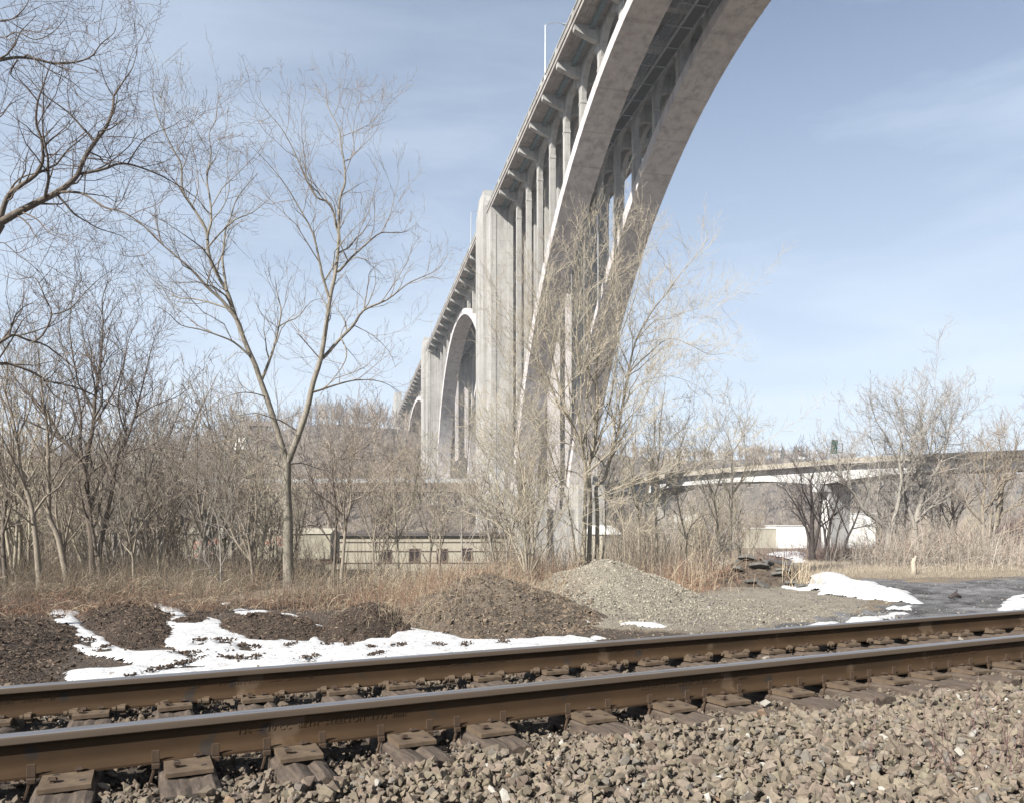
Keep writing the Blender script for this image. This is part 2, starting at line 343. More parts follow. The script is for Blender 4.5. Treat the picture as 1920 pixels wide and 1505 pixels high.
xs = axis(-1500, -9.5, 16, 1600, 0.07, 1.12); ys = axis(-60, 9, 29, 2600, 0.07, 1.09)
GX, GY = np.meshgrid(xs, ys, indexing='xy'); gx = GX.ravel(); gy = GY.ravel()
gzv = gz(gx, gy)
ok = gy > 2
qx = np.where(ok, 960+F*gx/np.maximum(gy, 1), 0); qy = np.where(ok, HY-F*(gzv-CZ)/np.maximum(gy, 1), 5000)
jx = qx+fbm(gx, gy, 1.3, 4, 21)*26; jy = qy+fbm(gx, gy, 1.3, 4, 33)*10
ROAD = [(1380,1183),(1500,1168),(1600,1150),(1660,1135),(1700,1125),(1640,1112),(1600,1096),(1610,1086),(1700,1089),(1800,1092),(1920,1080),(2400,1060),(2600,1300),(1600,1300)]
ROAD2 = [(1420,1050),(1450,1047),(1520,1056),(1530,1075),(1500,1085),(1460,1070)]
road = (inpoly(jx, jy, ROAD) | inpoly(jx, jy, ROAD2)) & ok
PALE = [(1020,1150),(1150,1135),(1290,1100),(1400,1085),(1520,1105),(1640,1130),(1560,1160),(1300,1190),(1180,1175),(1060,1170)]
pale = inpoly(jx, jy, PALE) & ok
DARKS = [(-400,1300),(-400,1130),(0,1120),(160,1105),(420,1125),(720,1130),(860,1100),(1000,1130),(1100,1175),(1300,1192),(1200,1300)]
dk = inpoly(jx, jy, DARKS) & ok
n1_ = fbm(gx, gy, 0.8, 4, 41); n2_ = fbm(gx, gy, 4.0, 4, 51)
col = np.zeros((len(gx), 3))
col[:] = (0.29, 0.235, 0.175)                       # dead grass and litter
col = col*(1+0.25*n1_[:, None]+0.3*n2_[:, None])
far = sstep(130, 220, gy)[:, None]
col = col*(1-far)+far*np.array((0.20, 0.168, 0.14))*(1+0.35*fbm(gx, gy, 0.02, 4, 77)[:, None])
c_dk = np.array((0.115, 0.09, 0.072)); c_road = np.array((0.23, 0.228, 0.24)); c_pale = np.array((0.36, 0.32, 0.26))
col = np.where(dk[:, None], c_dk*(1+0.35*n2_[:, None]), col)
col = np.where(pale[:, None], c_pale*(1+0.22*n2_[:, None]+0.15*n1_[:, None]), col)
rut = 0.5+0.5*np.sin((jy-0.10*jx)*0.62+2*fbm(gx, gy, .25, 3, 99))
col = np.where(road[:, None], c_road*(0.62+0.42*rut[:, None]**2+0.45*n2_[:, None]+.9*np.clip(fbm(gx, gy, .45, 4, 101, .65), -.3, 1)[:, None])*np.where(fbm(gx, gy, .9, 3, 107) > .28, .62, 1)[:, None], col)
dd = -gx*ST+gy*CT-DN
emb = (dd < 3.6) & (dd > -9) & (gy < 60)
col = np.where(emb[:, None], np.array((0.09, 0.072, 0.06)), col)
rough_amp = np.where(road, 0.028, 0.035)*(gy < 60)*(~emb)
gzv = gzv+fbm(gx, gy, 5.0, 4, 61)*rough_amp+np.where(road, (rut-0.5)*0.045, 0)
ground = meshobj('ground', np.stack([gx, gy, gzv], 1), grid_faces(len(xs), len(ys)), MT['mulch'], smooth=True, cols=np.clip(col, 0.01, 1))
tag(ground, kind='structure', label='rough ground of dead grass, dirt and a muddy track', cat='ground')

# ------------------------------------------------------------------ heaps
def heap_fn(h):
    cx, cy, rx, ry, ang, H, pw, seed, amp = h
    c, s = math.cos(ang), math.sin(ang)
    def f(X, Y):
        dx = X-cx; dy = Y-cy; u = (dx*c+dy*s)/rx; v = (-dx*s+dy*c)/ry
        wob = 1+0.34*fbm(X, Y, 0.75, 4, seed)
        r = np.sqrt(u*u+v*v)*wob
        base = H*np.clip(1-r**pw, -0.35, 1)
        clod = fbm(X, Y, 3.2, 5, seed+5, 0.62)*amp+np.abs(fbm(X, Y, 9, 3, seed+9))*amp*0.5
        return base+clod*np.clip(1.15-r, 0, 1)**0.5-0.02, r
    return f
HEAPS = []
def heap(name, h, mats, colfn, label, cat, step=0.045, group=None):
    cx, cy, rx, ry, ang, H, pw, seed, amp = h
    R = max(rx, ry)*1.3
    n = int(2*R/step); a = np.linspace(-R, R, n)
    A, B = np.meshgrid(a, a, indexing='xy'); X = cx+A.ravel(); Y = cy+B.ravel()
    f = heap_fn(h); z, r = f(X, Y)
    fc = grid_faces(n, n); keep = (r[fc] < 1.18).all(1); fc = fc[keep]
    used, inv = np.unique(fc, return_inverse=True)
    V = np.stack([X, Y, z+gz(X, Y)], 1)[used]; fc = inv.reshape(fc.shape)
    c = colfn(V[:, 0], V[:, 1], V[:, 2])
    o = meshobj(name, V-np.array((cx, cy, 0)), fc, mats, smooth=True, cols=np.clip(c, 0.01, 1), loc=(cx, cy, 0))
    tag(o, label, cat, group)
    HEAPS.append((o, h, f)); return o
def c_mulch(X, Y, Z):
    n = fbm(X, Y, 6, 4, 91); m = fbm(X, Y, 1.2, 3, 92)
    return np.array((0.085, 0.062, 0.047))*(1+0.5*n[:, None]+0.3*m[:, None])
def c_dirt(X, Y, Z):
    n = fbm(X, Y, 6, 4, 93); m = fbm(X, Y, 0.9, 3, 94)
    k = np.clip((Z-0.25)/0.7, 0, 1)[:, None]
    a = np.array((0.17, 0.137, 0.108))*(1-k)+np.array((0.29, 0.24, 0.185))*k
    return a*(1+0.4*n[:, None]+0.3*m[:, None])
def c_gravel(X, Y, Z):
    n = fbm(X, Y, 10, 4, 95)
    return np.array((0.37, 0.335, 0.275))*(1+0.3*n[:, None])
MUG = 'mulch mounds along the track'
heap('mulch_mound', (-8.9, 12.2, 1.75, 4.9, 0.62, 0.36, 1.9, 1, 0.07), MT['mulch'], c_mulch, 'largest dark mulch mound, running off the left edge behind the rails', 'mulch mound', group=MUG)
heap('mulch_mound', (-7.35, 15.0, .78, 4.3, 0.53, 0.24, 1.9, 2, 0.07), MT['mulch'], c_mulch, 'long brown mulch ridge between two tongues of snow at the left', 'mulch mound', group=MUG)
heap('mulch_mound', (-6.2, 14.9, 0.40, 0.75, 0.2, 0.15, 2.0, 3, 0.05), MT['mulch'], c_mulch, 'smallest round mulch mound ringed by snow', 'mulch mound', group=MUG)
heap('mulch_mound', (-4.5, 14.4, 1.0, 1.9, 0.45, 0.24, 1.9, 4, 0.07), MT['mulch'], c_mulch, 'low lumpy mulch mound in front of the forked tree', 'mulch mound', group=MUG)
heap('mulch_mound', (-2.75, 14.7, 0.80, 2.3, 0.1, 0.42, 2.0, 6, 0.08), MT['mulch'], c_mulch, 'steep dark mulch mound beside the snow gully and the dirt heap', 'mulch mound', group=MUG)
heap('mulch_mound', (-1.98, 13.9, 0.22, 0.75, 0.25, 0.12, 2.0, 8, 0.04), MT['mulch'], c_mulch, 'narrow strip of mulch inside the snow at the foot of the dirt heap', 'mulch mound', group=MUG)
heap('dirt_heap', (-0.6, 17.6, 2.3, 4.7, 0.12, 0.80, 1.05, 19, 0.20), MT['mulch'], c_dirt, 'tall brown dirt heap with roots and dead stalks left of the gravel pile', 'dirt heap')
heap('gravel_pile', (2.45, 20.2, 2.3, 3.3, 0.0, 1.03, 1.3, 12, 0.07), MT['mulch'], c_gravel, 'pale conical gravel pile right of the dirt heap', 'gravel pile')
heap('dirt_heap', (11.5, 49.0, 0, 0, 0, 0, 1, 1, 0), MT['mulch'], c_dirt, 'x', 'x') if False else None
heap('debris_heap', (8.3, 26.2, 1.9, 2.6, -0.3, 0.75, 1.6, 14, 0.10), MT['mulch'], c_dirt, 'low dark heap carrying broken asphalt slabs beside the plowed snow', 'debris heap')
heap('brush_bank', (38.2, 55, 7.0, 5.0, 0.1, 2.3, 1.8, 15, 0.35), MT['mulch'], lambda X, Y, Z: np.array((0.06, 0.045, 0.05))*(1+0.5*fbm(X, Y, 2, 4, 96)[:, None]), 'dark brushy bank behind the leaning tree at the right edge', 'bank', step=0.2)

def surf(X, Y):
    z = gz(X, Y)
    for o, h, f in HEAPS:
        zz, r = f(X, Y); z = np.where(r < 1.1, np.maximum(z, zz+gz(X, Y)), z)
    return z

# ------------------------------------------------------------------ snow sheet
def snow_sheet():
    st = 0.045
    X, Y = np.meshgrid(np.arange(-10.5, 15.5, st), np.arange(9.0, 31, st), indexing='xy'); shp = X.shape
    x = X.ravel(); y = Y.ravel(); g = gz(x, y)
    px, py = project(x, y, g)
    jx = px+fbm(x, y, 2.2, 4, 71, 0.6)*9+fbm(x, y, 9, 3, 75)*4; jy = py+fbm(x, y, 2.2, 4, 72, 0.6)*3.5
    m = inpoly(jx, jy, SNOW_BIG)
    for h in SNOW_HOLES: m &= ~inpoly(jx, jy, h)
    for h in SNOW_MORE[:-6]: m |= inpoly(jx, jy, h)
    m |= inpoly(jx, jy, SNOW_MORE[-1]) | inpoly(jx, jy, SNOW_MORE[-2]) | inpoly(jx, jy, SNOW_MORE[-3])
    # melt holes
    m &= ~((fbm(x, y, 2.5, 4, 81, 0.7) > 0.52) & (py > 1150) & (px < 1200))
    heapy = inpoly(px, py, SNOW_MORE[16])
    mf = m.reshape(shp).astype(float)
    def blur(a, k):
        for ax in (0, 1):
            c = np.cumsum(np.concatenate([np.zeros_like(np.take(a, [0], ax)), a], ax), ax)
            n = a.shape[ax]; i0 = np.clip(np.arange(n)-k, 0, n); i1 = np.clip(np.arange(n)+k+1, 0, n)
            a = (np.take(c, i1, ax)-np.take(c, i0, ax))/(2*k+1)
        return a
    b = blur(mf, 2).ravel(); b2 = blur(blur(mf, 9), 5).ravel()
    hp = blur(heapy.reshape(shp).astype(float), 7).ravel()
    z = g-0.03+0.058*sstep(0.15, 1.0, b)+0.025*b2+0.035*fbm(x, y, 1.1, 3, 83)+hp**1.5*0.11*(0.75+0.5*fbm(x, y, 1.6, 4, 84))+0.012*fbm(x, y, 6, 3, 85)
    fc = grid_faces(shp[1], shp[0]); bb = b+0.42*fbm(x, y, 5.5, 4, 131, 0.7)*(1-0.6*hp); keep = (bb[fc] > 0.24).all(1); fc = fc[keep]
    used, inv = np.unique(fc, return_inverse=True)
    V = np.stack([x, y, z], 1)[used]
    o = meshobj('snow', V, inv.reshape(fc.shape), MT['snow'], smooth=True)
    tag(o, 'thin melting snow lying between the mulch mounds and beside the dirt road', 'snow', kind='stuff')
    # far patches
    st = 0.25
    X, Y = np.meshgrid(np.arange(8, 40, st), np.arange(34, 62, st), indexing='xy'); shp = X.shape
    x = X.ravel(); y = Y.ravel(); g = gz(x, y); px, py = project(x, y, g)
    jx = px+fbm(x, y, 0.6, 4, 71, 0.6)*6; jy = py+fbm(x, y, 0.6, 4, 72)*1.5
    m = np.zeros(len(x), bool)
    for h in SNOW_MORE[-6:-3]: m |= inpoly(jx, jy, h)
    b = blur(m.reshape(shp).astype(float), 1).ravel()
    fc = grid_faces(shp[1], shp[0]); fc = fc[(b[fc] > 0.2).all(1)]
    if len(fc):
        used, inv = np.unique(fc, return_inverse=True)
        o = meshobj('snow_patch', np.stack([x, y, g+0.05+0.25*b], 1)[used], inv.reshape(fc.shape), MT['snow'], smooth=True)
        tag(o, 'bluish snow patch in the shade beyond the rubble heap', 'snow', kind='stuff')
snow_sheet()
# ================================================================== railway track
# local frame: x along the rails, y away from the camera, z up; origin on the near rail, at rail-foot level
U = Vector((CT, ST, 0)); Nv = Vector((-ST, CT, 0))
ORG = Nv*DN+Vector((0, 0, RAILTOP-0.186))
RM = Matrix(((U.x, Nv.x*math.cos(ROLL), -Nv.x*math.sin(ROLL)), (U.y, Nv.y*math.cos(ROLL), -Nv.y*math.sin(ROLL)), (0, math.sin(ROLL), math.cos(ROLL))))
def put(o, s, d, h, rz=0.0):
    o.matrix_world = Matrix.Translation(ORG+RM @ Vector((s, d, h))) @ RM.to_4x4() @ Matrix.Rotation(rz, 4, 'Z')

def text_mesh(body, size, ext, spacing=1.0, bold=0.0):
    c = bpy.data.curves.new('t', 'FONT'); c.body = body; c.size = size; c.extrude = ext; c.space_character = spacing; c.offset = bold
    c.resolution_u = 3
    o = bpy.data.objects.new('t', c); COL.objects.link(o); dg = bpy.context.evaluated_depsgraph_get(); dg.update()
    me = bpy.data.meshes.new_from_object(o.evaluated_get(dg)); bpy.data.objects.remove(o); bpy.data.curves.remove(c)
    return me

PROF = [(.0765, 0), (.0765, .011), (.055, .0155), (.032, .0225), (.019, .031), (.0125, .043), (.0098, .06), (.0089, .09), (.0098, .115), (.0125, .127), (.019, .1345), (.034, .1405), (.0372, .145), (.0372, .168), (.0355, .1765), (.030, .1825), (.020, .1852), (.0, .186)]
def make_rail(name, d0, s0, s1, label):
    half = PROF; prof = half+[(-x, z) for x, z in half[-2::-1]]
    n = len(prof); v = []; f = []; mi = []
    ss = np.linspace(s0, s1, int((s1-s0)/0.5)+2)
    for s in ss: v += [(s, x, z) for x, z in prof]
    for i in range(len(ss)-1):
        for k in range(n):
            a = prof[k]; b = prof[(k+1) % n]
            f.append((i*n+k, i*n+(k+1) % n, (i+1)*n+(k+1) % n, (i+1)*n+k))
            top = a[1] > .1755 and b[1] > .1755; side = a[1] > .14 and b[1] > .14
            mi.append(2 if top else 1 if side else 0)
    f.append(tuple(range(n))); f.append(tuple((len(ss)-1)*n+k for k in range(n))[::-1]); mi += [0, 0]
    root = empty(name); put(root, 0, d0, 0); tag(root, label, 'rail', 'rails of the track')
    o = meshobj('rail_section', v, f, [MT['rail_rust'], MT['rail_side'], MT['rail_top']], root, smooth=True, midx=mi)
    e = o.modifiers.new('e', 'EDGE_SPLIT'); e.split_angle = math.radians(35)
    return root
near_rail = make_rail('rail', 0.0, -7.5, 34, 'nearer of the two steel rails, with raised lettering on its web')
far_rail = make_rail('rail', GAUGE, -7.5, 34, 'farther of the two steel rails, next to the snow and mulch')
def rail_text(rail, body, s_a, s_b, h0, h1):
    me = text_mesh(body, 0.04, 0.0018, 1.15, 0.0003)
    co = np.zeros(len(me.vertices)*3); me.vertices.foreach_get('co', co); co = co.reshape(-1, 3)
    w = co[:, 0].max()-co[:, 0].min(); hh = co[:, 1].max()-co[:, 1].min()
    x = (co[:, 0]-co[:, 0].min())/w*(s_b-s_a)+s_a; z = (co[:, 1]-co[:, 1].min())/hh*(h1-h0)+h0
    y = -0.0098-co[:, 2]*1.0-0.0012*np.abs((z-0.09)/0.03)
    me.vertices.foreach_set('co', np.stack([x, y, z], 1).ravel()); me.materials.append(MT['rail_rust']); me.update()
    o = bpy.data.objects.new('lettering', me); COL.objects.link(o); o.parent = rail
TN = "136 \u2014 10 CC  BETH  STEELTON  1993  IIIIII"
for a in (-1.936, 0.411, 2.756, 5.10): rail_text(near_rail, TN, a, a+0.838, 0.078, 0.108)
TF = "136      VT  MITTAL  USA  2006  II"
for a in (-1.3, 0.255, 1.81, 3.365, 4.92): rail_text(far_rail, TF, a, a+0.80, 0.082, 0.108)

# anchors (spring clips on the rail foot)
def anchor_near():
    m = MB()
    m.box(-.017, .017, -.083, -.074, .006, .062); m.box(-.017, .017, -.074, -.06, .0145, .024)
    m.hexa([(-.017, -.094, -.02), (.017, -.094, -.02), (.017, -.074, -.02), (-.017, -.074, -.02), (-.017, -.094, .002), (.017, -.094, .002), (.017, -.070, .006), (-.017, -.070, .006)])
    m.hexa([(-.030, -.086, -.085), (-.018, -.086, -.085), (-.018, -.074, -.085), (-.030, -.074, -.085), (-.012, -.092, -.016), (.0, -.092, -.016), (.0, -.078, -.016), (-.012, -.078, -.016)])
    return m
def anchor_far():
    m = MB()
    m.tube([(-.020, -.080, .004), (.020, -.080, .004)], .023, 10); m.box(-.006, .024, -.090, -.058, -.03, .028)
    m.tube([(-.026, -.078, .004), (-.046, -.078, .004)], .015, 8)
    return m
an = anchor_near(); af = anchor_far(); ame = None
SN = [-1.25, -.97, -.69, -.441, .047, .302, .533, .801, 1.098, 1.36, 1.514, 1.792, 2.201, 2.472, 2.769, 3.05, 3.192, 3.464, 3.727, 3.992, 4.219, 4.491, 4.661, 4.914, 5.084, 5.342, 5.523, 5.773, 5.986, 6.22, 6.419, 6.6, 6.78, 7.0, 7.25, 7.5]
SF = [-.90, -.627, -.392, -.131, .111, .357, .568, .834, 1.117, 1.344, 1.556, 1.829, 2.06, 2.19, 2.463, 2.771, 3.034, 3.216, 3.481, 3.60, 3.804, 4.007, 4.249, 4.482, 4.661, 4.90, 5.13, 5.42, 5.66, 5.95, 6.25, 6.48, 6.72, 6.98, 7.25, 7.6, 7.95, 8.3]
o0 = an.build('rail_anchor', MT['anchor_rust'], near_rail, bevel=.002)
o0.location = (SN[0], 0, 0)
for s in SN[1:]:
    c = o0.copy(); COL.objects.link(c); c.location = (s, 0, 0); c.rotation_euler.z = RND.uniform(-.04, .04)
o1 = af.build('rail_anchor', MT['plate_rust'], far_rail, smooth=False); o1.location = (SF[0], 0, 0)
for s in SF[1:]:
    c = o1.copy(); COL.objects.link(c); c.location = (s, 0, 0); c.scale.x = RND.uniform(.8, 1.1)

# ties
def tie_mesh(seed, worn):
    r = random.Random(seed); nx, ny = 9, 40; W2 = .118; d0, d1 = -0.50+r.uniform(-.05, .05), 2.02
    v = []; prof = []
    ysv = np.linspace(d0, d1, ny)
    gap = r.uniform(-.05, .05)
    for y in ysv:
        end = max(0, 1-(y-d0)/.05)
        ring = []
        for k in range(nx):
            x = -W2+2*W2*k/(nx-1)
            z = -.022-worn*.012*abs(math.sin(x*31+seed))*(1 if abs(y) > .25 else .2)-end*.012+float(fbm(np.array([x*9+seed]), np.array([y*2.0]), 3, 3, seed)[0])*.006*worn
            if abs(x-gap) < .018: z -= .014*(1 if y < 1.9 else 0)
            if k in (0, nx-1): z -= .012+r.uniform(0, .006)*worn
            ring.append((x, y, z))
        ring += [(W2+.002, y, -.06), (W2, y, -.20), (-W2, y, -.20), (-W2-.002, y, -.06)]
        v += ring
    n = nx+4; f = []
    for i in range(ny-1):
        for k in range(n): f.append((i*n+k, (i+1)*n+k, (i+1)*n+(k+1) % n, i*n+(k+1) % n))
    f.append(tuple(range(n))); f.append(tuple((ny-1)*n+k for k in range(n))[::-1])
    return v, f
TIES = [(-3.2, 0), (-2.72, 0), (-2.24, 0), (-1.76, 0), (-1.28, 0), (-.80, 0), (-.304, 0), (.177, 1), (.665, 0), (1.222, 0), (1.666, 0), (2.322, 0), (2.89, 1), (3.305, 0), (3.83, 0), (4.327, 0), (4.751, 1), (5.161, 0), (5.605, 0), (6.133, 0), (6.62, 0), (7.13, 0), (7.46, 0), (7.83, 0), (8.35, 0), (8.85, 0), (9.35, 0)]
spike = MB(); spike.box(-.008, .008, -.008, .008, -.02, .012); spike.hexa([(-.017, -.014, .010), (.017, -.014, .010), (.017, .022, .006), (-.017, .022, .006), (-.013, -.010, .024), (.013, -.010, .024), (.013, .015, .017), (-.013, .015, .017)])
spike_o = None
def plate(parent, dc, near, seed):
    global spike_o
    r = random.Random(seed)
    m = MB(); y0, y1 = (-.272, .150) if near else (-.175, .255); w = .0985
    # canted slab thinner to its outer ends with two shoulders
    tz = lambda y: -.001 if abs(y) < .079 else .009-.045*(abs(y)-.079)
    ysl = [y0, y0+.004, -.092, -.079, -.0785, .0785, .079, .092, y1-.004, y1]
    for a, b in zip(ysl[:-1], ysl[1:]):
        za, zb = (tz(a+1e-5) if a < 0 else tz(a+1e-4)), tz(b-1e-4)
        if a == y0: za -= .004
        m.hexa([(-w, a, -.0215), (w, a, -.0215), (w, b, -.0215), (-w, b, -.0215), (-w, a, za), (w, a, za), (w, b, zb), (-w, b, zb)])
    p = m.build('tie_plate', MT['plate_rust'], parent); p.location = (r.uniform(-.012, .012), dc, 0); p.rotation_euler.z = r.uniform(-.03, .03)
    # empty square spike holes: the shade inside them drawn as dark blocks
    for (x, y) in ([(.062, -.215), (-.045, -.095)] if near else [(.06, -.15)]):
        hb = MB(); z = tz(y)+.0012; hb.box(x-.011, x+.011, y-.009, y+.009, z-.004, z)
        h = hb.build('spike_hole_shade', MT['dark_steel'], p)
    sp = [(.042, -.088), (-.052, -.205)] if near else [(-.045, -.088), (.045, -.088), (-.05, -.14)]
    for x, y in sp:
        if spike_o is None: s = spike.build('rail_spike', MT['spike_rust'], p); spike_o = s
        else: s = spike_o.copy(); COL.objects.link(s); s.parent = p
        s.location = (x+r.uniform(-.006, .006), y, tz(y)+r.uniform(-.002, .004)); s.rotation_euler = (r.uniform(-.08, .08), r.uniform(-.08, .08), r.uniform(-.2, .2))
ORD = ['first', 'second', 'third', 'fourth', 'fifth', 'sixth', 'seventh', 'eighth', 'ninth', 'tenth', 'eleventh', 'twelfth', 'thirteenth', 'fourteenth', 'fifteenth', 'sixteenth', 'seventeenth', 'eighteenth', 'nineteenth', 'twentieth']
vis = 0
for i, (s, np_) in enumerate(TIES):
    root = empty('railroad_tie'); put(root, s, 0, 0, RND.uniform(-.012, .012))
    v, f = tie_mesh(100+i, RND.uniform(.5, 1.3))
    t = meshobj('timber', v, f, MT['tie_wood'], root); bm_ = t.modifiers.new('b', 'BEVEL'); bm_.width = .004; bm_.limit_method = 'ANGLE'
    plate(root, 0, True, 500+i); plate(root, GAUGE, False, 600+i)
    if np_:
        m = MB(); y = min(q[1] for q in v)-.0035
        for a in range(15):
            for b in range(7):
                if (a+b) % 2 == 0: m.box(-.098+a*.0133, -.090+a*.0133, y-.003, y, -.160+b*.0185, -.151+b*.0185)
        m.box(-.105, .105, y, y+.003, -.172, -.032)
        m.build('nail_plate', MT['nail_plate'], root)
    if i < 5: lab = 'weathered timber tie beyond the left edge, only its far end showing behind the rails'
    elif i < 20:
        k = ORD[i-5]
        lab = ('creosoted timber tie with a perforated steel end plate, %s from the left' if np_ else 'cracked brown timber tie under the rails, %s from the left') % k
    else: lab = 'weathered timber tie near the right edge, only its far part showing'
    tag(root, lab, 'railroad tie', 'timber ties under the rails')

# ------------------------------------------------------------------ stones
def hull_proto(seed, n=11, flat=0.7):
    r = np.random.default_rng(seed); p = r.normal(size=(n, 3)); p /= np.linalg.norm(p, axis=1)[:, None]
    p *= r.uniform(.72, 1.1, (n, 1)); p *= np.array((1.15, .85, flat))*r.uniform(.8, 1.2, 3)
    bm = bmesh.new(); vs = [bm.verts.new(q) for q in p]
    res = bmesh.ops.convex_hull(bm, input=vs)
    bmesh.ops.delete(bm, geom=[g for g in res['geom_interior'] if isinstance(g, bmesh.types.BMVert)], context='VERTS')
    bmesh.ops.triangulate(bm, faces=bm.faces[:]); bm.verts.index_update()
    V = np.array([q.co[:] for q in bm.verts]); Fc = np.array([[q.index for q in f.verts] for f in bm.faces]); bm.free()
    return V, Fc
PROTOS = [hull_proto(900+i, 10+i % 5, [.62, .75, .9][i % 3]) for i in range(22)]
SMALL = [hull_proto(990+i, 7, .8) for i in range(8)]
def rand_rot(n, r):
    q = r.normal(size=(n, 4)); q /= np.linalg.norm(q, axis=1)[:, None]; w, x, y, z = q.T
    return np.stack([np.stack([1-2*(y*y+z*z), 2*(x*y-z*w), 2*(x*z+y*w)], 1), np.stack([2*(x*y+z*w), 1-2*(x*x+z*z), 2*(y*z-x*w)], 1), np.stack([2*(x*z-y*w), 2*(y*z+x*w), 1-2*(x*x+y*y)], 1)], 1)
def scatter(name, pos, size, colr, mats, protos, r, kind='stuff', label=None, cat=None, parent=None):
    n = len(pos); pid = r.integers(0, len(protos), n); VV = []; FF = []; CC = []; base = 0
    for k, (V, Fc) in enumerate(protos):
        ix = np.nonzero(pid == k)[0]
        if not len(ix): continue
        R = rand_rot(len(ix), r); v = np.einsum('nij,vj->nvi', R, V)*size[ix][:, None, None]+pos[ix][:, None, :]
        VV.append(v.reshape(-1, 3)); CC.append(np.repeat(colr[ix], len(V), 0))
        FF.append((Fc[None]+(base+np.arange(len(ix))*len(V))[:, None, None]).reshape(-1, 3)); base += len(ix)*len(V)
    o = meshobj(name, np.concatenate(VV), np.concatenate(FF), mats, parent, cols=np.clip(np.concatenate(CC), .01, 1))
    if label: tag(o, label, cat, kind=kind)
    return o
def stone_colours(n, r, dust):
    c = np.array((0.238, 0.198, 0.155))[None]*r.uniform(.74, 1.16, (n, 1))
    c = c*(1+r.normal(size=(n, 3))*.02)
    t = r.random(n)
    c[t < .018] = np.array((0.48, .455, .41))*r.uniform(.8, 1.1, (int((t < .018).sum()), 1))
    k = (t > .045) & (t < .12); c[k] = np.array((0.205, .185, .16))*r.uniform(.8, 1.2, (int(k.sum()), 1))
    k = (t > .12) & (t < .13); c[k] = np.array((0.24, .17, .12))*r.uniform(.7, 1.2, (int(k.sum()), 1))
    d = dust[:, None]; c = c*(1-d)+d*(c*.35+np.array((0.12, .088, .066))*.62)
    return c
def ballast():
    r = np.random.default_rng(77); n = 225000
    s = r.uniform(-4.5, 11, n); d = r.uniform(-2.9, 3.3, n)
    z0 = np.where(d < -.5, -.044-.018*np.clip(-d-.5, 0, 9)+.045*fbm(s, d, 1.7, 3, 303), -.075)
    tie = np.zeros(n, bool)
    for t, _ in TIES: tie |= (np.abs(s-t) < .128) & (d > -.54) & (d < 2.08)
    near = (np.abs(d) < .17) | (np.abs(d-GAUGE) < .17)
    z0 = np.where(near, -.115, z0)
    crib = (d > -.5) & (d < 2.0)
    z0 = np.where(crib & ~near, -.062+.02*fbm(s, d, 3, 2, 12), z0)
    layer = r.integers(0, 3, n); z = z0-layer*.022+r.uniform(-.012, .012, n)
    z = np.where(tie, -9, z)
    pos = np.array(ORG)[None]+np.stack([s, d, z], 1) @ np.array(RM).T
    px, py = project(pos[:, 0], pos[:, 1], pos[:, 2])
    k = (z > -5) & (px > -120) & (px < 2040) & (py < 1640) & (pos[:, 1] > 1.2)
    # thin out to target density
    size = np.exp(r.normal(math.log(.0200), .40, n)); size = np.clip(size, .007, .046)
    dens = np.where(crib, .8, 1.0)*np.where(d > 2.2, .25, 1.0)*np.where(pos[:, 1] > 7, .5, 1.0)
    k &= r.random(n) < dens*.85
    size = np.where(crib, size*.82, size)
    # stones lying on the tie ends and plates are few
    pos = pos[k]; size = size[k]; dd_ = d[k]
    dust = np.clip(1-np.abs(dd_-GAUGE/2)/1.35, 0, 1)*1.1+.12
    dust = np.clip(dust+.25*fbm(pos[:, 0], pos[:, 1], 1.0, 3, 5)+.28*sstep(.6, -1.6, pos[:, 0])-.30*sstep(0, 3.0, pos[:, 0]-.2)*(dd_ < -.5), 0, 1)
    c = stone_colours(len(pos), r, dust)
    print('ballast stones', len(pos))
    scatter('ballast', pos, size, c, MT['ballast'], PROTOS, r, label='crushed stone ballast around the ties and in front of the near rail', cat='ballast')
    # bed of fines below
    v = []; ss = np.arange(-8, 34, .12); ds = np.arange(-3.4, 3.3, .1)
    A, B = np.meshgrid(ss, ds, indexing='xy'); a = A.ravel(); b = B.ravel()
    zz = np.where(b < -.5, -.070-.018*np.clip(-b-.5, 0, 9)+.045*fbm(a, b, 1.7, 3, 303), -.088)-.35*sstep(2.5, 3.3, b)-.3*sstep(-3.0, -3.4, b)+.01*fbm(a, b, 8, 2, 4)
    zz = np.where((np.abs(b) < .16) | (np.abs(b-GAUGE) < .16), -.15, zz)
    pp = np.array(ORG)[None]+np.stack([a, b, zz], 1) @ np.array(RM).T
    o = meshobj('ballast_bed', pp, grid_faces(len(ss), len(ds)), MT['ballast_fines'], smooth=True); tag(o, 'dark fines under the ballast stones', 'ballast bed', kind='structure')
    # thin the dust packed cribs further right: fines almost level with the ties
    m = 9000; s = r.uniform(-1, 9.5, m); d = r.uniform(-.9, 1.45, m); z = np.where(d < -.5, -.07, -.05)
    k = np.ones(m, bool)
    for t, _ in TIES: k &= ~((np.abs(s-t) < .125) & (d > -.54))
    k &= (np.abs(d) > .1)
    pos = np.array(ORG)[None]+np.stack([s, d, z], 1)[k] @ np.array(RM).T
    scatter('ballast_chippings', pos, r.uniform(.004, .010, len(pos)), stone_colours(len(pos), r, np.full(len(pos), .8)), MT['ballast'], SMALL, r, label='small chippings and dust between the ties', cat='chippings')
ballast()

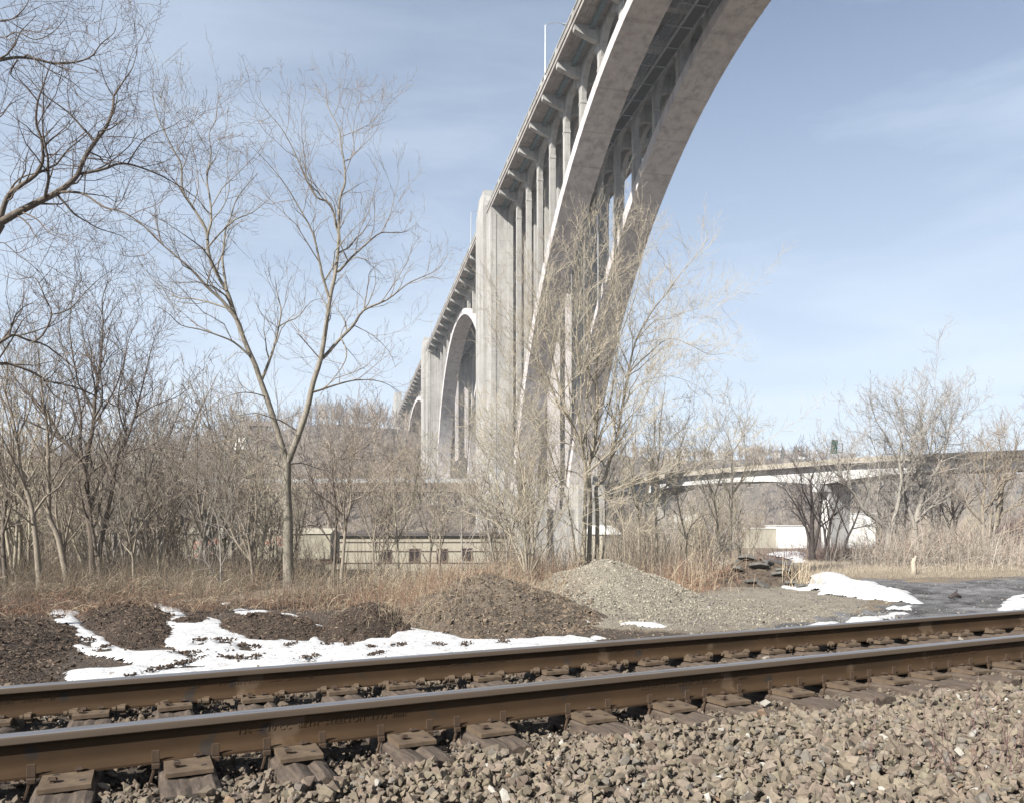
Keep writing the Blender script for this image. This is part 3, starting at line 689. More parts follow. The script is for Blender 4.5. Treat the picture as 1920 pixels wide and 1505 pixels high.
# ------------------------------------------------------------------ loose cover on the heaps
def shards(n, r, L, w):
    """thin four-faced splinters"""
    a = r.uniform(0, 2*math.pi, n); e = r.normal(size=n)*.35; d = np.stack([np.cos(a)*np.cos(e), np.sin(a)*np.cos(e), np.sin(e)], 1)
    up = np.array((0, 0, 1.0)); sd = np.cross(d, up); sd /= np.linalg.norm(sd, axis=1)[:, None]; nn = np.cross(sd, d)
    return d*L[:, None]/2, sd*w[:, None]/2, nn*w[:, None]*.35
def splinters(name, pos, L, w, colr, m, r, **kw):
    n = len(pos); d, s, u = shards(n, r, L, w)
    V = np.stack([pos-d+s, pos-d-s, pos+d+s*.6+u, pos+d-s*.6+u, pos+u*3], 1).reshape(-1, 3)
    b = (np.arange(n)*5)[:, None]
    Fq = np.concatenate([b+np.array([[0, 1, 4]]), b+np.array([[1, 3, 4]]), b+np.array([[3, 2, 4]]), b+np.array([[2, 0, 4]])], 1).reshape(-1, 3)
    Fb = b+np.array([[0, 2, 3, 1]])
    o = meshobj(name, V, [Fq, Fb], m, cols=np.clip(np.repeat(colr, 5, 0), .01, 1))
    tag(o, kw.get('label'), kw.get('cat'), kind='stuff'); return o
def cover():
    r = np.random.default_rng(5)
    # chips and straw over mulch and dirt
    P_ = []; C_ = []; L_ = []; W_ = []
    for o, h, f in HEAPS:
        nm = o.name.split('.')[0]
        if nm == 'gravel_pile': continue
        if nm == 'brush_bank': continue
        n = int(4200*h[2]*h[3]); a = r.uniform(0, 2*math.pi, n); q = np.sqrt(r.random(n))*1.04
        u = np.cos(a)*q*h[2]; v = np.sin(a)*q*h[3]; c, s = math.cos(h[4]), math.sin(h[4])
        x = h[0]+u*c-v*s; y = h[1]+u*s+v*c; z, rr = f(x, y); z = z+gz(x, y)+.004
        L = np.clip(np.exp(r.normal(math.log(.024), .6, n)), .008, .20); w = np.clip(L*.22, .004, .018)
        base = np.array((0.10, .073, .055)) if nm != 'dirt_heap' else np.array((0.19, .152, .115))
        cc = base[None]*r.uniform(.35, 1.6, (n, 1)); k = r.random(n) < .07; cc[k] = np.array((0.25, .195, .135))*r.uniform(.7, 1.2, (int(k.sum()), 1))
        P_.append(np.stack([x, y, z], 1)); C_.append(cc); L_.append(L); W_.append(w)
    # thin cover on the dark ground between
    n = 14000; x = r.uniform(-10.5, 4.5, n); y = r.uniform(9.5, 19, n); g = gz(x, y); px, py = project(x, y, g)
    k = inpoly(px+r.normal(size=n)*20, py+r.normal(size=n)*8, DARKS) & ~inpoly(px, py, SNOW_BIG)
    x, y, g = x[k], y[k], g[k]; n = len(x)
    P_.append(np.stack([x, y, g+.01], 1)); L = np.clip(np.exp(r.normal(math.log(.035), .5, n)), .012, .15); L_.append(L); W_.append(np.clip(L*.25, .004, .016))
    C_.append(np.array((0.17, .125, .092))*r.uniform(.4, 1.6, (n, 1)))
    splinters('wood_chips', np.concatenate(P_), np.concatenate(L_), np.concatenate(W_), np.concatenate(C_), MT['chips'], r, label='wood chips, bark and straw scattered over the mulch mounds', cat='wood chips')
    # pebbles on the gravel pile and its apron
    o, h, f = [q for q in HEAPS if q[0].name.startswith('gravel')][0]
    n = 16000; a = r.uniform(0, 2*math.pi, n); q = np.sqrt(r.random(n))*1.05
    x = h[0]+np.cos(a)*q*h[2]; y = h[1]+np.sin(a)*q*h[3]; z, rr = f(x, y); z = z+gz(x, y)
    n2 = 5000; x2 = r.normal(4.2, 2.0, n2); y2 = r.normal(17.2, 1.6, n2); g2 = gz(x2, y2)
    pos = np.concatenate([np.stack([x, y, z+.006], 1), np.stack([x2, y2, g2+.012], 1)])
    c = np.array((0.40, .365, .30))[None]*r.uniform(.6, 1.3, (len(pos), 1)); k = r.random(len(pos)) < .05; c[k] *= .45
    c[n:] *= .8
    m = 260; a = r.uniform(3.0, 6.5, m); q = r.normal(1.02, .10, m); fx = h[0]+np.cos(a)*q*h[2]; fy = h[1]+np.sin(a)*q*h[3]
    pos = np.concatenate([pos, np.stack([fx, fy, surf(fx, fy)+.01], 1)]); c = np.concatenate([c, np.array((.33, .30, .25))[None]*r.uniform(.5, 1.2, (m, 1))])
    gs = np.clip(np.exp(r.normal(math.log(.017), .38, len(pos))), .008, .06); gs[-m:] = r.uniform(.02, .06, m)
    scatter('gravel', pos, gs, c, MT['ballast'], SMALL+PROTOS[:6], r, label='pale crushed gravel covering the conical pile and spilling from it', cat='gravel')
cover()
def road_grit():
    r = np.random.default_rng(31); n = 26000; x = r.uniform(2, 26, n); y = r.uniform(12.5, 30, n); g = gz(x, y); px, py = project(x, y, g)
    k = (inpoly(px, py, ROAD) | inpoly(px, py, PALE)) & (fbm(x, y, .7, 3, 201)+r.normal(size=n)*.25 > .12); x, y, g = x[k], y[k], g[k]; m = len(x)
    sz = np.clip(np.exp(r.normal(math.log(.013), .5, m)), .005, .05)
    c = np.array((.24, .225, .215))[None]*r.uniform(.4, 1.35, (m, 1))
    scatter('road_grit', np.stack([x, y, g+.008], 1), sz, c, MT['ballast'], SMALL+PROTOS[:5], r, label='loose stones and mud crumbs on the dirt road', cat='grit')
road_grit()
def clods():
    r = np.random.default_rng(8); A = []; Sz = []; C = []
    for o, h, f in HEAPS:
        nm = o.name.split('.')[0]
        if nm in ('gravel_pile', 'brush_bank'): continue
        n = int((420 if nm == 'dirt_heap' else 300)*h[2]*h[3]); a = r.uniform(0, 6.28, n); q = np.sqrt(r.random(n))*1.05; u = np.cos(a)*q*h[2]; v = np.sin(a)*q*h[3]; c, s = math.cos(h[4]), math.sin(h[4])
        x = h[0]+u*c-v*s; y = h[1]+u*s+v*c; z = surf(x, y)
        A.append(np.stack([x, y, z], 1)); Sz.append(np.clip(np.exp(r.normal(math.log(.024), .5, n)), .01, .085))
        b = np.array((.075, .055, .043)) if nm != 'dirt_heap' else np.array((.15, .115, .085)); C.append(b[None]*r.uniform(.6, 1.5, (n, 1)))
    # bits of mulch lying on the snow
    for hp in SNOW_HOLES:
        cx = sum(p[0] for p in hp)/len(hp); cy = sum(p[1] for p in hp)/len(hp); w = (max(p[0] for p in hp)-min(p[0] for p in hp))/2
        n = int(8+w*2.6); px = r.normal(cx, w*.7, n); py = r.normal(cy, 1.6, n)+(px-cx)*r.uniform(-.25, .1); Y = CZ*F/(py-HY); X = (px-960)/F*Y
        A.append(np.stack([X, Y, gz(X, Y)+.055+.02*r.random(n)], 1)); Sz.append(r.uniform(.008, .028, n)); C.append(np.array((.085, .063, .05))[None]*r.uniform(.6, 1.5, (n, 1)))
    scatter('dirt_clods', np.concatenate(A), np.concatenate(Sz), np.concatenate(C), MT['ballast'], PROTOS, r, label='dark clods and mulch crumbs over the mounds and dropped on the snow', cat='clods')
clods()
# a few clods lying on the gravel pile
def surf1(x, y): return float(surf(np.array([x]), np.array([y]))[0])

# broken asphalt slabs
def slabs():
    r = random.Random(3)
    spots = [(1385, 1078, 25, .9), (1400, 1072, 26, .8), (1425, 1082, 25, 1.0), (1440, 1075, 25.5, .7), (1455, 1088, 24.5, .6), (1468, 1080, 25, .8), (1482, 1090, 24, .6), (1495, 1095, 23.5, .5), (1405, 1092, 24, .7), (1432, 1096, 23.5, .6), (1505, 1100, 23, .45), (1392, 1060, 26.5, .7)]
    labs = ['leftmost broken asphalt slab low on the debris heap', 'dark asphalt slab above the leftmost one', 'widest broken asphalt slab on the front of the debris heap', 'asphalt slab tilted up at the middle of the debris heap', 'slab edged with snow right of the widest slab', 'upper slab on the right shoulder of the debris heap', 'snow covered slab halfway down the right slope', 'thin slab just above the plowed snow', 'flat slab lying at the foot of the heap on the left', 'lowest slab in the middle, lying on bare dirt', 'last small slab touching the plowed snow', 'topmost slab under reddish roots on the debris heap']
    for (px, py, Y, sz), lab in zip(spots, labs):
        x, y, z = P(px, py, Y); z = surf1(x, y)+.08
        n = r.randint(5, 7); ang = sorted(r.uniform(0, 2*math.pi) for _ in range(n)); 
        ang = [2*math.pi*(i+r.uniform(-.3, .3))/n for i in range(n)]
        pts = [(math.cos(a)*sz*.42*r.uniform(.7, 1.1), math.sin(a)*sz*.30*r.uniform(.7, 1.1)) for a in ang]
        m = MB(); b = [(p[0], p[1], -.045) for p in pts]; t = [(p[0]*.97, p[1]*.97, .045+r.uniform(-.01, .01)) for p in pts]
        m.add(b+t, [tuple(range(n))[::-1], tuple(range(n, 2*n))]+[(i, (i+1) % n, n+(i+1) % n, n+i) for i in range(n)])
        o = m.build('asphalt_slab', MT['slab'], bevel=.012); o.location = (x, y, z); o.rotation_euler = (r.uniform(.1, .5), r.uniform(-.1, .45), r.uniform(0, 3))
        tag(o, lab, 'asphalt slab', 'broken asphalt slabs on the debris heap')
slabs()
# ================================================================== the great arch bridge
BR = math.atan2(.2129, .9771)
bridge = empty('arch_bridge', (0, 0, CZ), BR)
tag(bridge, 'tall concrete open-spandrel arch bridge crossing high overhead', 'bridge')
BC = [MT['bridge_concrete']]
W0, W1 = 27.95, 49.45; RIB = [(31.25, 35.55), (41.85, 46.4)]
def zfb(t): return float(np.interp(t, [-80, 0, 88, 149, 266, 410, 480], [63.2, 63.0, 62.5, 61.8, 60.0, 58.2, 57.3]))
SPANS = [dict(a=4.0, b=143.0, crown=58.4, zs=0.0, q=.68, n=19, t0=-1.5, t1=147.5),
         dict(a=165.0, b=262.5, crown=57.2, zs=14.5, q=.60, n=12, t0=165.5, t1=262.7),
         dict(a=284.0, b=403.0, crown=54.3, zs=18.0, q=.52, n=15, t0=284.5, t1=404.5)]
def zin(sp, t):
    c = (sp['a']+sp['b'])/2; h = (sp['b']-sp['a'])/2; u = min(1, abs(t-c)/h)
    return sp['zs']+(sp['crown']-sp['zs'])*(1-u*u)**sp['q']
def rib_curve(sp, n=72):
    c = (sp['a']+sp['b'])/2; h = (sp['b']-sp['a'])/2; I = []; 
    for i in range(n+1):
        th = -math.pi/2+math.pi*i/n; t = c+h*math.sin(th); I.append((t, zin(sp, t)))
    E = []
    for i, (t, z) in enumerate(I):
        a = I[max(i-1, 0)]; b = I[min(i+1, n)]; dx = b[0]-a[0]; dz = b[1]-a[1]; l = math.hypot(dx, dz)
        u = abs(t-c)/h; th = 1.45+1.35*u*u
        E.append((t-dz/l*th, z+dx/l*th))
    return I, E
def zext(sp, t, cache={}):
    k = id(sp)
    if k not in cache:
        I, E = rib_curve(sp); E = sorted(E); cache[k] = ([e[0] for e in E], [e[1] for e in E])
    return float(np.interp(t, *cache[k]))
for sp in SPANS:
    I, E = rib_curve(sp)
    for (w0, w1) in RIB:
        m = MB(); n = len(I); vs = []
        for (it, iz), (et, ez) in zip(I, E): vs += [(w0, it, iz), (w1, it, iz), (w1, et, ez), (w0, et, ez)]
        fs = []
        for i in range(n-1):
            for k in range(4): fs.append((i*4+k, (i+1)*4+k, (i+1)*4+(k+1) % 4, i*4+(k+1) % 4))
        fs.append((0, 1, 2, 3)); fs.append(tuple((n-1)*4+k for k in (3, 2, 1, 0)))
        m.add(vs, fs); m.build('arch_rib', [MT['rib_concrete']], bridge)

# spandrel bents: on each rib two columns joined by a cross arch, and longitudinal arches to the next bent
def wall_arch(m, x0, x1, y0, y1, zsp, ztop, axis, colw, rise=None, n=12, floor=None):
    """a thin arcade panel between two supports; axis 'y': spans along y at x0..x1"""
    a, b = (y0, y1) if axis == 'y' else (x0, x1)
    r = (b-a)/2; rise = rise or r; c = (a+b)/2
    pts = [(c-r*math.cos(math.pi*i/n), zsp+rise*math.sin(math.pi*i/n)) for i in range(n+1)]
    for (p, z), (p2, z2) in zip(pts[:-1], pts[1:]):
        if floor: z = max(z, floor(p)); z2 = max(z2, floor(p2))
        if floor and (z > ztop(p)-.05 or z2 > ztop(p2)-.05): continue
        if axis == 'y': m.hexa([(x0, p, z), (x1, p, z), (x1, p2, z2), (x0, p2, z2), (x0, p, ztop(p)), (x1, p, ztop(p)), (x1, p2, ztop(p2)), (x0, p2, ztop(p2))])
        else: m.hexa([(p, y0, z), (p2, y0, z2), (p2, y1, z2), (p, y1, z), (p, y0, ztop), (p2, y0, ztop), (p2, y1, ztop), (p, y1, ztop)])
for si, sp in enumerate(SPANS):
    bay = (sp['t1']-sp['t0'])/sp['n']; TK = [sp['t0']+bay*k for k in range(sp['n']+1)]
    cw = .95
    for (w0, w1) in RIB:
        for k, t in enumerate(TK):
            if k in (0, sp['n']): 
                pass
            m = MB(); zt = zfb(t)-.02; ztf = lambda y: zfb(y)-.02
            zb = zext(sp, t)-.35 if sp['a']-1 < t < sp['b']+1 else (8 if si == 0 else 14)
            spring = zt-1.0-(bay-.88)/2*1.12
            if zt-zb > 1.2:
                for (x0, x1) in ((w0+.05, w0+.90), (w1-.90, w1-.05)):
                    m.box(x0, x1, t-.44, t+.44, zb, zt)
                    if spring > zb: m.box(x0-.05, x1+.05, t-.50, t+.50, max(zb, spring-.42), max(zb, spring-.12))
                # cross arch
                cs = zt-2.35-(w1-w0-2.1)/2
                wall_arch(m, w0+.90, w1-.90, t-.34, t+.34, max(cs, zb), zt, 'x', 0, rise=min((w1-w0-2.1)/2, max(.1, zt-.6-max(cs, zb))))
            if k < sp['n']:
                t2 = TK[k+1]
                for (x0, x1) in ((w0+.12, w0+.85), (w1-.85, w1-.12)):
                    zlo = max(zext(sp, t), zext(sp, t2)) if sp['a'] < t < sp['b'] and sp['a'] < t2 < sp['b'] else 0
                    top = zfb((t+t2)/2)-1.0
                    r = (t2-t-.88)/2; s0 = top-r*1.12
                    if s0 > -99 and top > min(zext(sp, (t+t2)/2), 1e9)-3:
                        wall_arch(m, x0, x1, t+.44, t2-.44, s0, ztf, 'y', 0, rise=r*1.12, floor=(lambda y, sp=sp: zext(sp, y)-.3) if sp['a'] < t and t2 < sp['b'] else None)
            if m.v: m.build('spandrel_bay', BC, bridge)
    # floor beams between and over the ribs
    for t in TK:
        m = MB(); zt = zfb(t)
        m.box(RIB[0][1], RIB[1][0], t-.35, t+.35, zt-1.9, zt-.05); m.box(RIB[0][1], RIB[1][0], t-.45, t+.45, zt-2.05, zt-1.9)
        m.build('floor_beam', [MT['rib_concrete']], bridge)
    # cantilever brackets
    proto = None
    for t in TK:
        for side in (0, 1):
            x0, x1 = (RIB[0][0]+.03, W0+.12) if side == 0 else (RIB[1][1]-.03, W1-.12)
            m = MB(); z = zfb(t)
            def sec(x, dep, hw, tz=0): return [(x, t-hw, z-dep), (x, t+hw, z-dep), (x, t+hw, z-.01+tz), (x, t-hw, z-.01+tz)]
            ring = [sec(x0, 2.05, .42), sec(x0+(x1-x0)*.5, 1.5, .42), sec(x1, .85, .42)]
            if side == 1: ring = ring
            vs = [v for r_ in ring for v in r_]; fs = []
            for i in range(2):
                for k in range(4): fs.append((i*4+k, (i+1)*4+k, (i+1)*4+(k+1) % 4, i*4+(k+1) % 4))
            fs += [(0, 1, 2, 3), (8, 9, 10, 11)]
            m.add(vs, fs)
            sgn = 1 if side == 0 else -1
            m.box(min(x1, x1-.28*sgn*-1), max(x1, x1+.28*sgn), t-.50, t+.50, z-.95, z-.01) if False else None
            m.build('deck_bracket', BC, bridge)

# deck slab, fascia and cornice
TD = [-60]+[-1.5+7.84*k for k in range(20)]+[165.5+8.1*k for k in range(13)]+[284.5+8*k for k in range(16)]+[440]
slab = MB(); fas = MB(); rail = MB(); st = MB()
for t, t2 in zip(TD[:-1], TD[1:]):
    za, zb = zfb(t), zfb(t2)
    def seg(m, x0, x1, lo, hi, g=0): m.hexa([(x0, t+g, za+lo), (x1, t+g, za+lo), (x1, t2-g, zb+lo), (x0, t2-g, zb+lo), (x0, t+g, za+hi), (x1, t+g, za+hi), (x1, t2-g, zb+hi), (x0, t2-g, zb+hi)])
    seg(slab, W0+.35, W1-.35, .0, .42)
    for sgn, w in ((1, W0), (-1, W1)):
        A = lambda x: w+sgn*x
        q = sorted
        def sg(m, xa, xb, lo, hi, g=0):
            xa, xb = q((A(xa), A(xb))); seg(m, xa, xb, lo, hi, g)
        sg(fas, .0, .349, -.12, .30); sg(fas, .16, .349, .30, .55); sg(fas, -.10, .45, .55, .85)
        sg(rail, .02, .26, .85, 1.05); sg(rail, -.02, .30, 1.72, 1.92)
        L_ = t2-t; nb = max(2, int(L_/.42)); 
        if w == W0 or True:
            for k in range(nb):
                y = t+(k+.5)*L_/nb; z = za+(zb-za)*(y-t)/L_; hw = .38 if k == 0 else .09
                xa, xb = q((A(.06 if k else .0), A(.22 if k else .28)))
                rail.box(xa, xb, y-hw, y+hw, z+1.05, z+(1.72 if k else 2.02))
        # longitudinal stringers seen between the brackets
        g = .42
        sg(fas, 1.05, 1.16, -.16, -.003, g)
        sg(st, 2.05, 2.45, -.55, -.003, g)
        sg(st, 1.95, 2.55, -.60, -.551, g)
    for x in (36.3, 37.9, 39.5, 41.0): seg(st, x-.2, x+.2, -.75, -.003, .36)
slab.build('deck_slab', [MT['fascia_concrete']], bridge); fas.build('fascia', [MT['fascia_concrete']], bridge)
rail.build('balustrade', BC, bridge); st.build('steel_stringers', [MT['teal_steel']], bridge)

# catwalk with conduits slung between the ribs
m = MB(); d = MB()
for t, t2 in zip(TD[:-1], TD[1:]):
    if t < -10 or t2 > 410: continue
    za, zb = zfb(t)-3.7, zfb(t2)-3.7
    for x in (37.0, 37.3, 37.6, 37.9, 38.2): m.tube([(x, t, za), (x, t2, zb)], .045, 5)
    m.hexa([(38.6, t, za-.15), (38.85, t, za-.15), (38.85, t2, zb-.15), (38.6, t2, zb-.15), (38.6, t, za+.10), (38.85, t, za+.10), (38.85, t2, zb+.10), (38.6, t2, zb+.10)])
    d.hexa([(38.86, t, za-.05), (40.3, t, za-.05), (40.3, t2, zb-.05), (38.86, t2, zb-.05), (38.86, t, za), (40.3, t, za), (40.3, t2, zb), (38.86, t2, zb)])
    m.hexa([(40.3, t, za-.1), (40.42, t, za-.1), (40.42, t2, zb-.1), (40.3, t2, zb-.1), (40.3, t, za+.06), (40.42, t, za+.06), (40.42, t2, zb+.06), (40.3, t2, zb+.06)])
    m.box(36.8, 40.5, t-.06, t+.06, za-.22, za-.10); m.tube([(36.9, t, za-.15), (36.9, t, za+1.7)], .05, 5); m.tube([(40.4, t, za-.15), (40.4, t, za+1.7)], .05, 5)
    tm = (t+t2)/2; zm = (za+zb)/2; m.box(36.8, 40.5, tm-.05, tm+.05, zm-.22, zm-.12)
    m.tube([(36.9, t, za-.15), (38.7, t+.1, za+1.6)], .05, 5)
m.build('conduit_rack', [MT['grey_steel']], bridge); d.build('catwalk_planks', [MT['dark_steel']], bridge)

# piers
def pier(t0, t1, zbase, ptop, near=True, ped_a=None, ped_b=None):
    m = MB(); zt = zfb((t0+t1)/2)
    for s in (0, 1):
        X = (lambda a, b: (W0+a, W0+b)) if s == 0 else (lambda a, b: (W1-b, W1-a))
        x0, x1 = X(0, 3.75); m.box(x0, x1, t0, t1, zbase, zt-.13)
        x0, x1 = X(3.28, 4.25); m.box(x0, x1, t0-.30, t0-.002, zbase, zt-.4)      # pilaster carrying the arcade
        x0, x1 = X(3.28, 4.25); m.box(x0, x1, t1+.002, t1+.30, zbase, zt-.4)
        x0, x1 = X(.55, .95); m.box(x0, x1, t0-.10, t0-.003, zbase, zt-1.4)
        # pylon standing proud of the parapet
        x0, x1 = X(-.68, 2.3); L_ = t1-t0; p0, p1 = t0+.28*L_, t1-.24*L_; zc = ptop
        lo = X(-.68, 2.3); hi = X(-.48, 1.7)
        m.box(x0, x1, p0, p1, zbase, zt+2.2)
        m.hexa([(x0, p0, zt+2.2), (x1, p0, zt+2.2), (x1, p1, zt+2.2), (x0, p1, zt+2.2), (hi[0], p0+.9, zc-1.2), (hi[1], p0+.9, zc-1.2), (hi[1], p1-1.2, zc-1.2), (hi[0], p1-1.2, zc-1.2)])
        m.box(hi[0]+.05, hi[1]-.05, p0+1.0, p1-1.4, zc-1.2, zc)
    o = m.build('pier', BC, bridge)
    m = MB(); m.box(W0+3.76, W1-3.76, t0+3.2, t1-3.2, zbase, zt-.15)
    m.build('pier_wall', [MT['rib_concrete']], bridge)
    return o
zg = lambda t: -14.0
pier(147.0, 165.0, -14, 67.4); pier(263.0, 284.0, -10, 65.6); pier(-19.5, -1.8, -8, 68)
# pedestals under the arch springings
for (a, b, z) in ((134.5, 146.9, 7.5), (165.1, 173.5, 15.5), (253.6, 262.9, 15.5), (284.1, 293, 19), (-1.7, 9, 6.5)):
    m = MB()
    for w0, w1 in RIB: m.box(w0-.25, w1+.25, a, b, -14, z)
    m.box(RIB[0][1]+.25, RIB[1][0]-.25, a+1.0, b-1.0, -14, z-4.5)
    m.build('springing_pedestal', BC, bridge)
# far abutment
m = MB(); m.box(W0, W1, 405, 440, -5, zfb(420)-.13); 
for s in (0, 1):
    X = (lambda a, b: (W0+a, W0+b)) if s == 0 else (lambda a, b: (W1-b, W1-a))
    x0, x1 = X(-1.6, 2.6); m.box(x0, x1, 412, 431, -5, 66); x0, x1 = X(-1.3, 2.3); m.box(x0, x1, 413, 430, 66, 70.5)
    x0, x1 = X(-.3, 5); m.box(x0, x1, 404.2, 404.99, -5, zfb(404)-.2)
m.build('abutment', BC, bridge)
# patches of a pipe bracket on the pier columns
m = MB()
for z in (22, 30, 38): m.box(34.6, 35.9, 141.2, 141.5, z, z+.3)
m.build('ladder_bracket', [MT['dark_steel']], bridge)

# street lamps on the parapet
def lamp():
    r = empty('street_lamp')
    m = MB(); m.tube([(0, 0, 0), (0, 0, .5)], .19, 8); m.tube([(0, 0, .5), (0, 0, 8.0)], [.11, .07], 8); m.build('lamp_post', MT['galvanised'], r)
    a = MB(); a.tube([(0, 0, 7.7), (.25, 0, 8.15), (.9, 0, 8.45), (1.8, 0, 8.6), (2.7, 0, 8.55)], [.06, .055, .05, .045, .04], 6); a.tube([(0, 0, 7.2), (.9, 0, 8.42)], .03, 5) if False else None
    a.build('lamp_arm', MT['galvanised'], r)
    h = MB(); h.hexa([(2.55, -.12, 8.42), (3.35, -.16, 8.36), (3.35, .16, 8.36), (2.55, .12, 8.42), (2.6, -.10, 8.62), (3.25, -.10, 8.56), (3.25, .10, 8.56), (2.6, .10, 8.62)]); h.build('lamp_head', MT['grey_steel'], r, bevel=.05)
    return r
def copy_tree(o, parent=None):
    c = o.copy(); COL.objects.link(c)
    if parent: c.parent = parent
    for ch in list(o.children): copy_tree(ch, c)
    return c
l0 = lamp(); first = True
LL = ['nearest street lamp on the bridge parapet, tall against the open sky', 'street lamp on the parapet just left of the first pier pylon', 'street lamp above the second arch of the bridge', 'small far street lamp beyond the second pier pylon', 'farthest street lamp near the end of the bridge']
for t, lab in zip([106.5, 172, 254, 338, 396], LL):
    l = l0 if first else copy_tree(l0); first = False
    x, y = W0+.1, t
    l.location = (x*math.cos(BR)-y*math.sin(BR), x*math.sin(BR)+y*math.cos(BR), CZ+zfb(t)+.85); l.rotation_euler.z = BR
    tag(l, lab, 'street lamp', 'street lamps along the bridge')

# ================================================================== highway ramp on the right
def sweep(m, path, prof, mi=0):
    """prof: closed list of (offset, z) ; path: list of (x, y, z)"""
    n = len(prof(0) if callable(prof) else prof); vs = []
    for i, p in enumerate(path):
        a = path[max(i-1, 0)]; b = path[min(i+1, len(path)-1)]; dx, dy = b[0]-a[0], b[1]-a[1]; l = math.hypot(dx, dy); nx, ny = -dy/l, dx/l
        pr = prof(i/(len(path)-1)) if callable(prof) else prof
        vs += [(p[0]+nx*o, p[1]+ny*o, p[2]+z) for o, z in pr]
    fs = []
    for i in range(len(path)-1):
        for k in range(n): fs.append((i*n+k, (i+1)*n+k, (i+1)*n+(k+1) % n, i*n+(k+1) % n))
    fs.append(tuple(range(n))[::-1]); fs.append(tuple((len(path)-1)*n+k for k in range(n)))
    m.add(vs, fs, mi)
def bezpath(pts, n):
    t = np.linspace(0, len(pts)-1, n); pts = np.array(pts); out_ = []
    for u in t:
        i = min(int(u), len(pts)-2); f = u-i; p0 = pts[max(i-1, 0)]; p1 = pts[i]; p2 = pts[i+1]; p3 = pts[min(i+2, len(pts)-1)]
        out_.append(tuple(.5*((2*p1)+(-p0+p2)*f+(2*p0-5*p1+4*p2-p3)*f*f+(-p0+3*p1-3*p2+p3)*f**3)))
    return out_
RP = [(118, 88, 10.9), (90, 101, 10.85), (73, 110, 10.8), (61, 117, 10.8), (53, 124, 10.8), (47.5, 133, 10.8), (42, 141, 10.8), (36, 149, 10.7), (30.5, 161, 10.7), (25.5, 180, 10.7), (22, 210, 10.6), (20, 250, 10.5)]
path = [(x, y, z+CZ) for x, y, z in bezpath(RP, 90)]
ramp = empty('highway_ramp'); tag(ramp, 'curved concrete highway ramp on haunched girders crossing at the right', 'elevated road')
m = MB(); sweep(m, path, [(-.22, 0), (.22, 0), (.25, -.75), (-.25, -.75)]); m.build('parapet', MT['ramp_tan'], ramp)
m = MB(); sweep(m, path, [(-9.6, 0), (-9.2, 0), (-9.2, -1.1), (-9.6, -1.1)]); m.build('parapet', MT['ramp_tan'], ramp)
m = MB(); sweep(m, path, [(-.35, -.755), (.35, -.755), (.35, -.90), (-.2, -.95), (-9.5, -.95), (-9.5, -.76)]); m.build('ramp_deck', MT['fascia_concrete'], ramp)
PIERS = [(50.5, 128), (61, 117), (88, 102.2), (28, 170)]
def haunch(u):
    i = u*(len(path)-1); p = path[int(i)]
    d = min(math.hypot(p[0]-a, p[1]-b) for a, b in PIERS[:1]+PIERS[2:]); return 1.7+1.35*max(0, 1-d/17)**1.6
for off in (-1.25, -3.6, -6.0, -8.4):
    m = MB(); sweep(m, path, lambda u, off=off: [(off+.3, -.951), (off-.3, -.951), (off-.3, -.95-haunch(u)), (off+.3, -.95-haunch(u))]); m.build('girder', MT['ramp_concrete'], ramp)
for (x, y), hw in zip((PIERS[0], PIERS[2], PIERS[3]), (1, 1, 1)):
    i = min(range(len(path)), key=lambda k: math.hypot(path[k][0]-x, path[k][1]-y)); a, b = path[i-1], path[i+1]; l = math.hypot(b[0]-a[0], b[1]-a[1]); tx, ty = (b[0]-a[0])/l, (b[1]-a[1])/l; nx, ny = -ty, tx
    m = MB(); fr = lambda o, s, z, p=path[i]: (p[0]+nx*o+tx*s, p[1]+ny*o+ty*s, z)
    zt = path[i][2]-.95-haunch(i/(len(path)-1))
    g = float(gz(np.array([path[i][0]]), np.array([path[i][1]]))[0])-1
    m.hexa([fr(-9.2, -1.0, zt-1.2), fr(-9.2, 1.0, zt-1.2), fr(-.3, 1.0, zt-1.2), fr(-.3, -1.0, zt-1.2), fr(-9.2, -1.0, zt-.002), fr(-9.2, 1.0, zt-.002), fr(-.3, 1.0, zt-.002), fr(-.3, -1.0, zt-.002)])
    m.hexa([fr(-6.8, -.9, g), fr(-6.8, .9, g), fr(-2.6, .9, g), fr(-2.6, -.9, g), fr(-7.6, -.9, zt-1.202), fr(-7.6, .9, zt-1.202), fr(-1.9, .9, zt-1.202), fr(-1.9, -.9, zt-1.202)])
    m.build('ramp_pier', MT['ramp_concrete'], ramp)

# green destination sign above the ramp
sg = empty('highway_sign', P(1562, 860, 150)); tag(sg, 'green highway sign on a gantry arm above the ramp', 'road sign')
sx, sy, sz = P(1562, 860, 150); s = 150/F
m = MB(); m.box(-.65, .5, -.08, 0, 1.0, 3.9)
so = MB(); so.box(0, 1.2, -.09, -.03, 1.0, 3.7)
sg.rotation_euler = (0, math.radians(5), 0)
pn = MB(); pn.box(-.62, .62, -.06, 0, 1.05, 3.75); pn.build('sign_panel', MT['sign_green'], sg)
fm = MB(); fm.box(-.95, 1.75, .05, .17, 3.05, 3.17); fm.box(-.95, 1.75, .05, .17, 1.45, 1.57); fm.box(1.62, 1.74, .02, .14, -2.5, 3.35)
fm.build('sign_gantry', MT['grey_steel'], sg)
tx_ = MB()
for (z, h, xs_) in ((3.42, .16, [-.42, -.30, -.17, -.05, .08, .2, .32]), (2.28, .13, [-.4, -.28, -.16, -.04, .1, .22, .34]), (1.84, .13, [-.42, -.3, -.1, .03, .16, .3])):
    for x in xs_: tx_.box(x, x+.075, -.072, -.061, z, z+h)
tx_.box(-.1, .08, -.072, -.061, 2.88, 3.06); tx_.box(-.5, .5, -.072, -.061, 2.62, 2.655); tx_.box(-.08, .1, -.072, -.061, 1.3, 1.45)
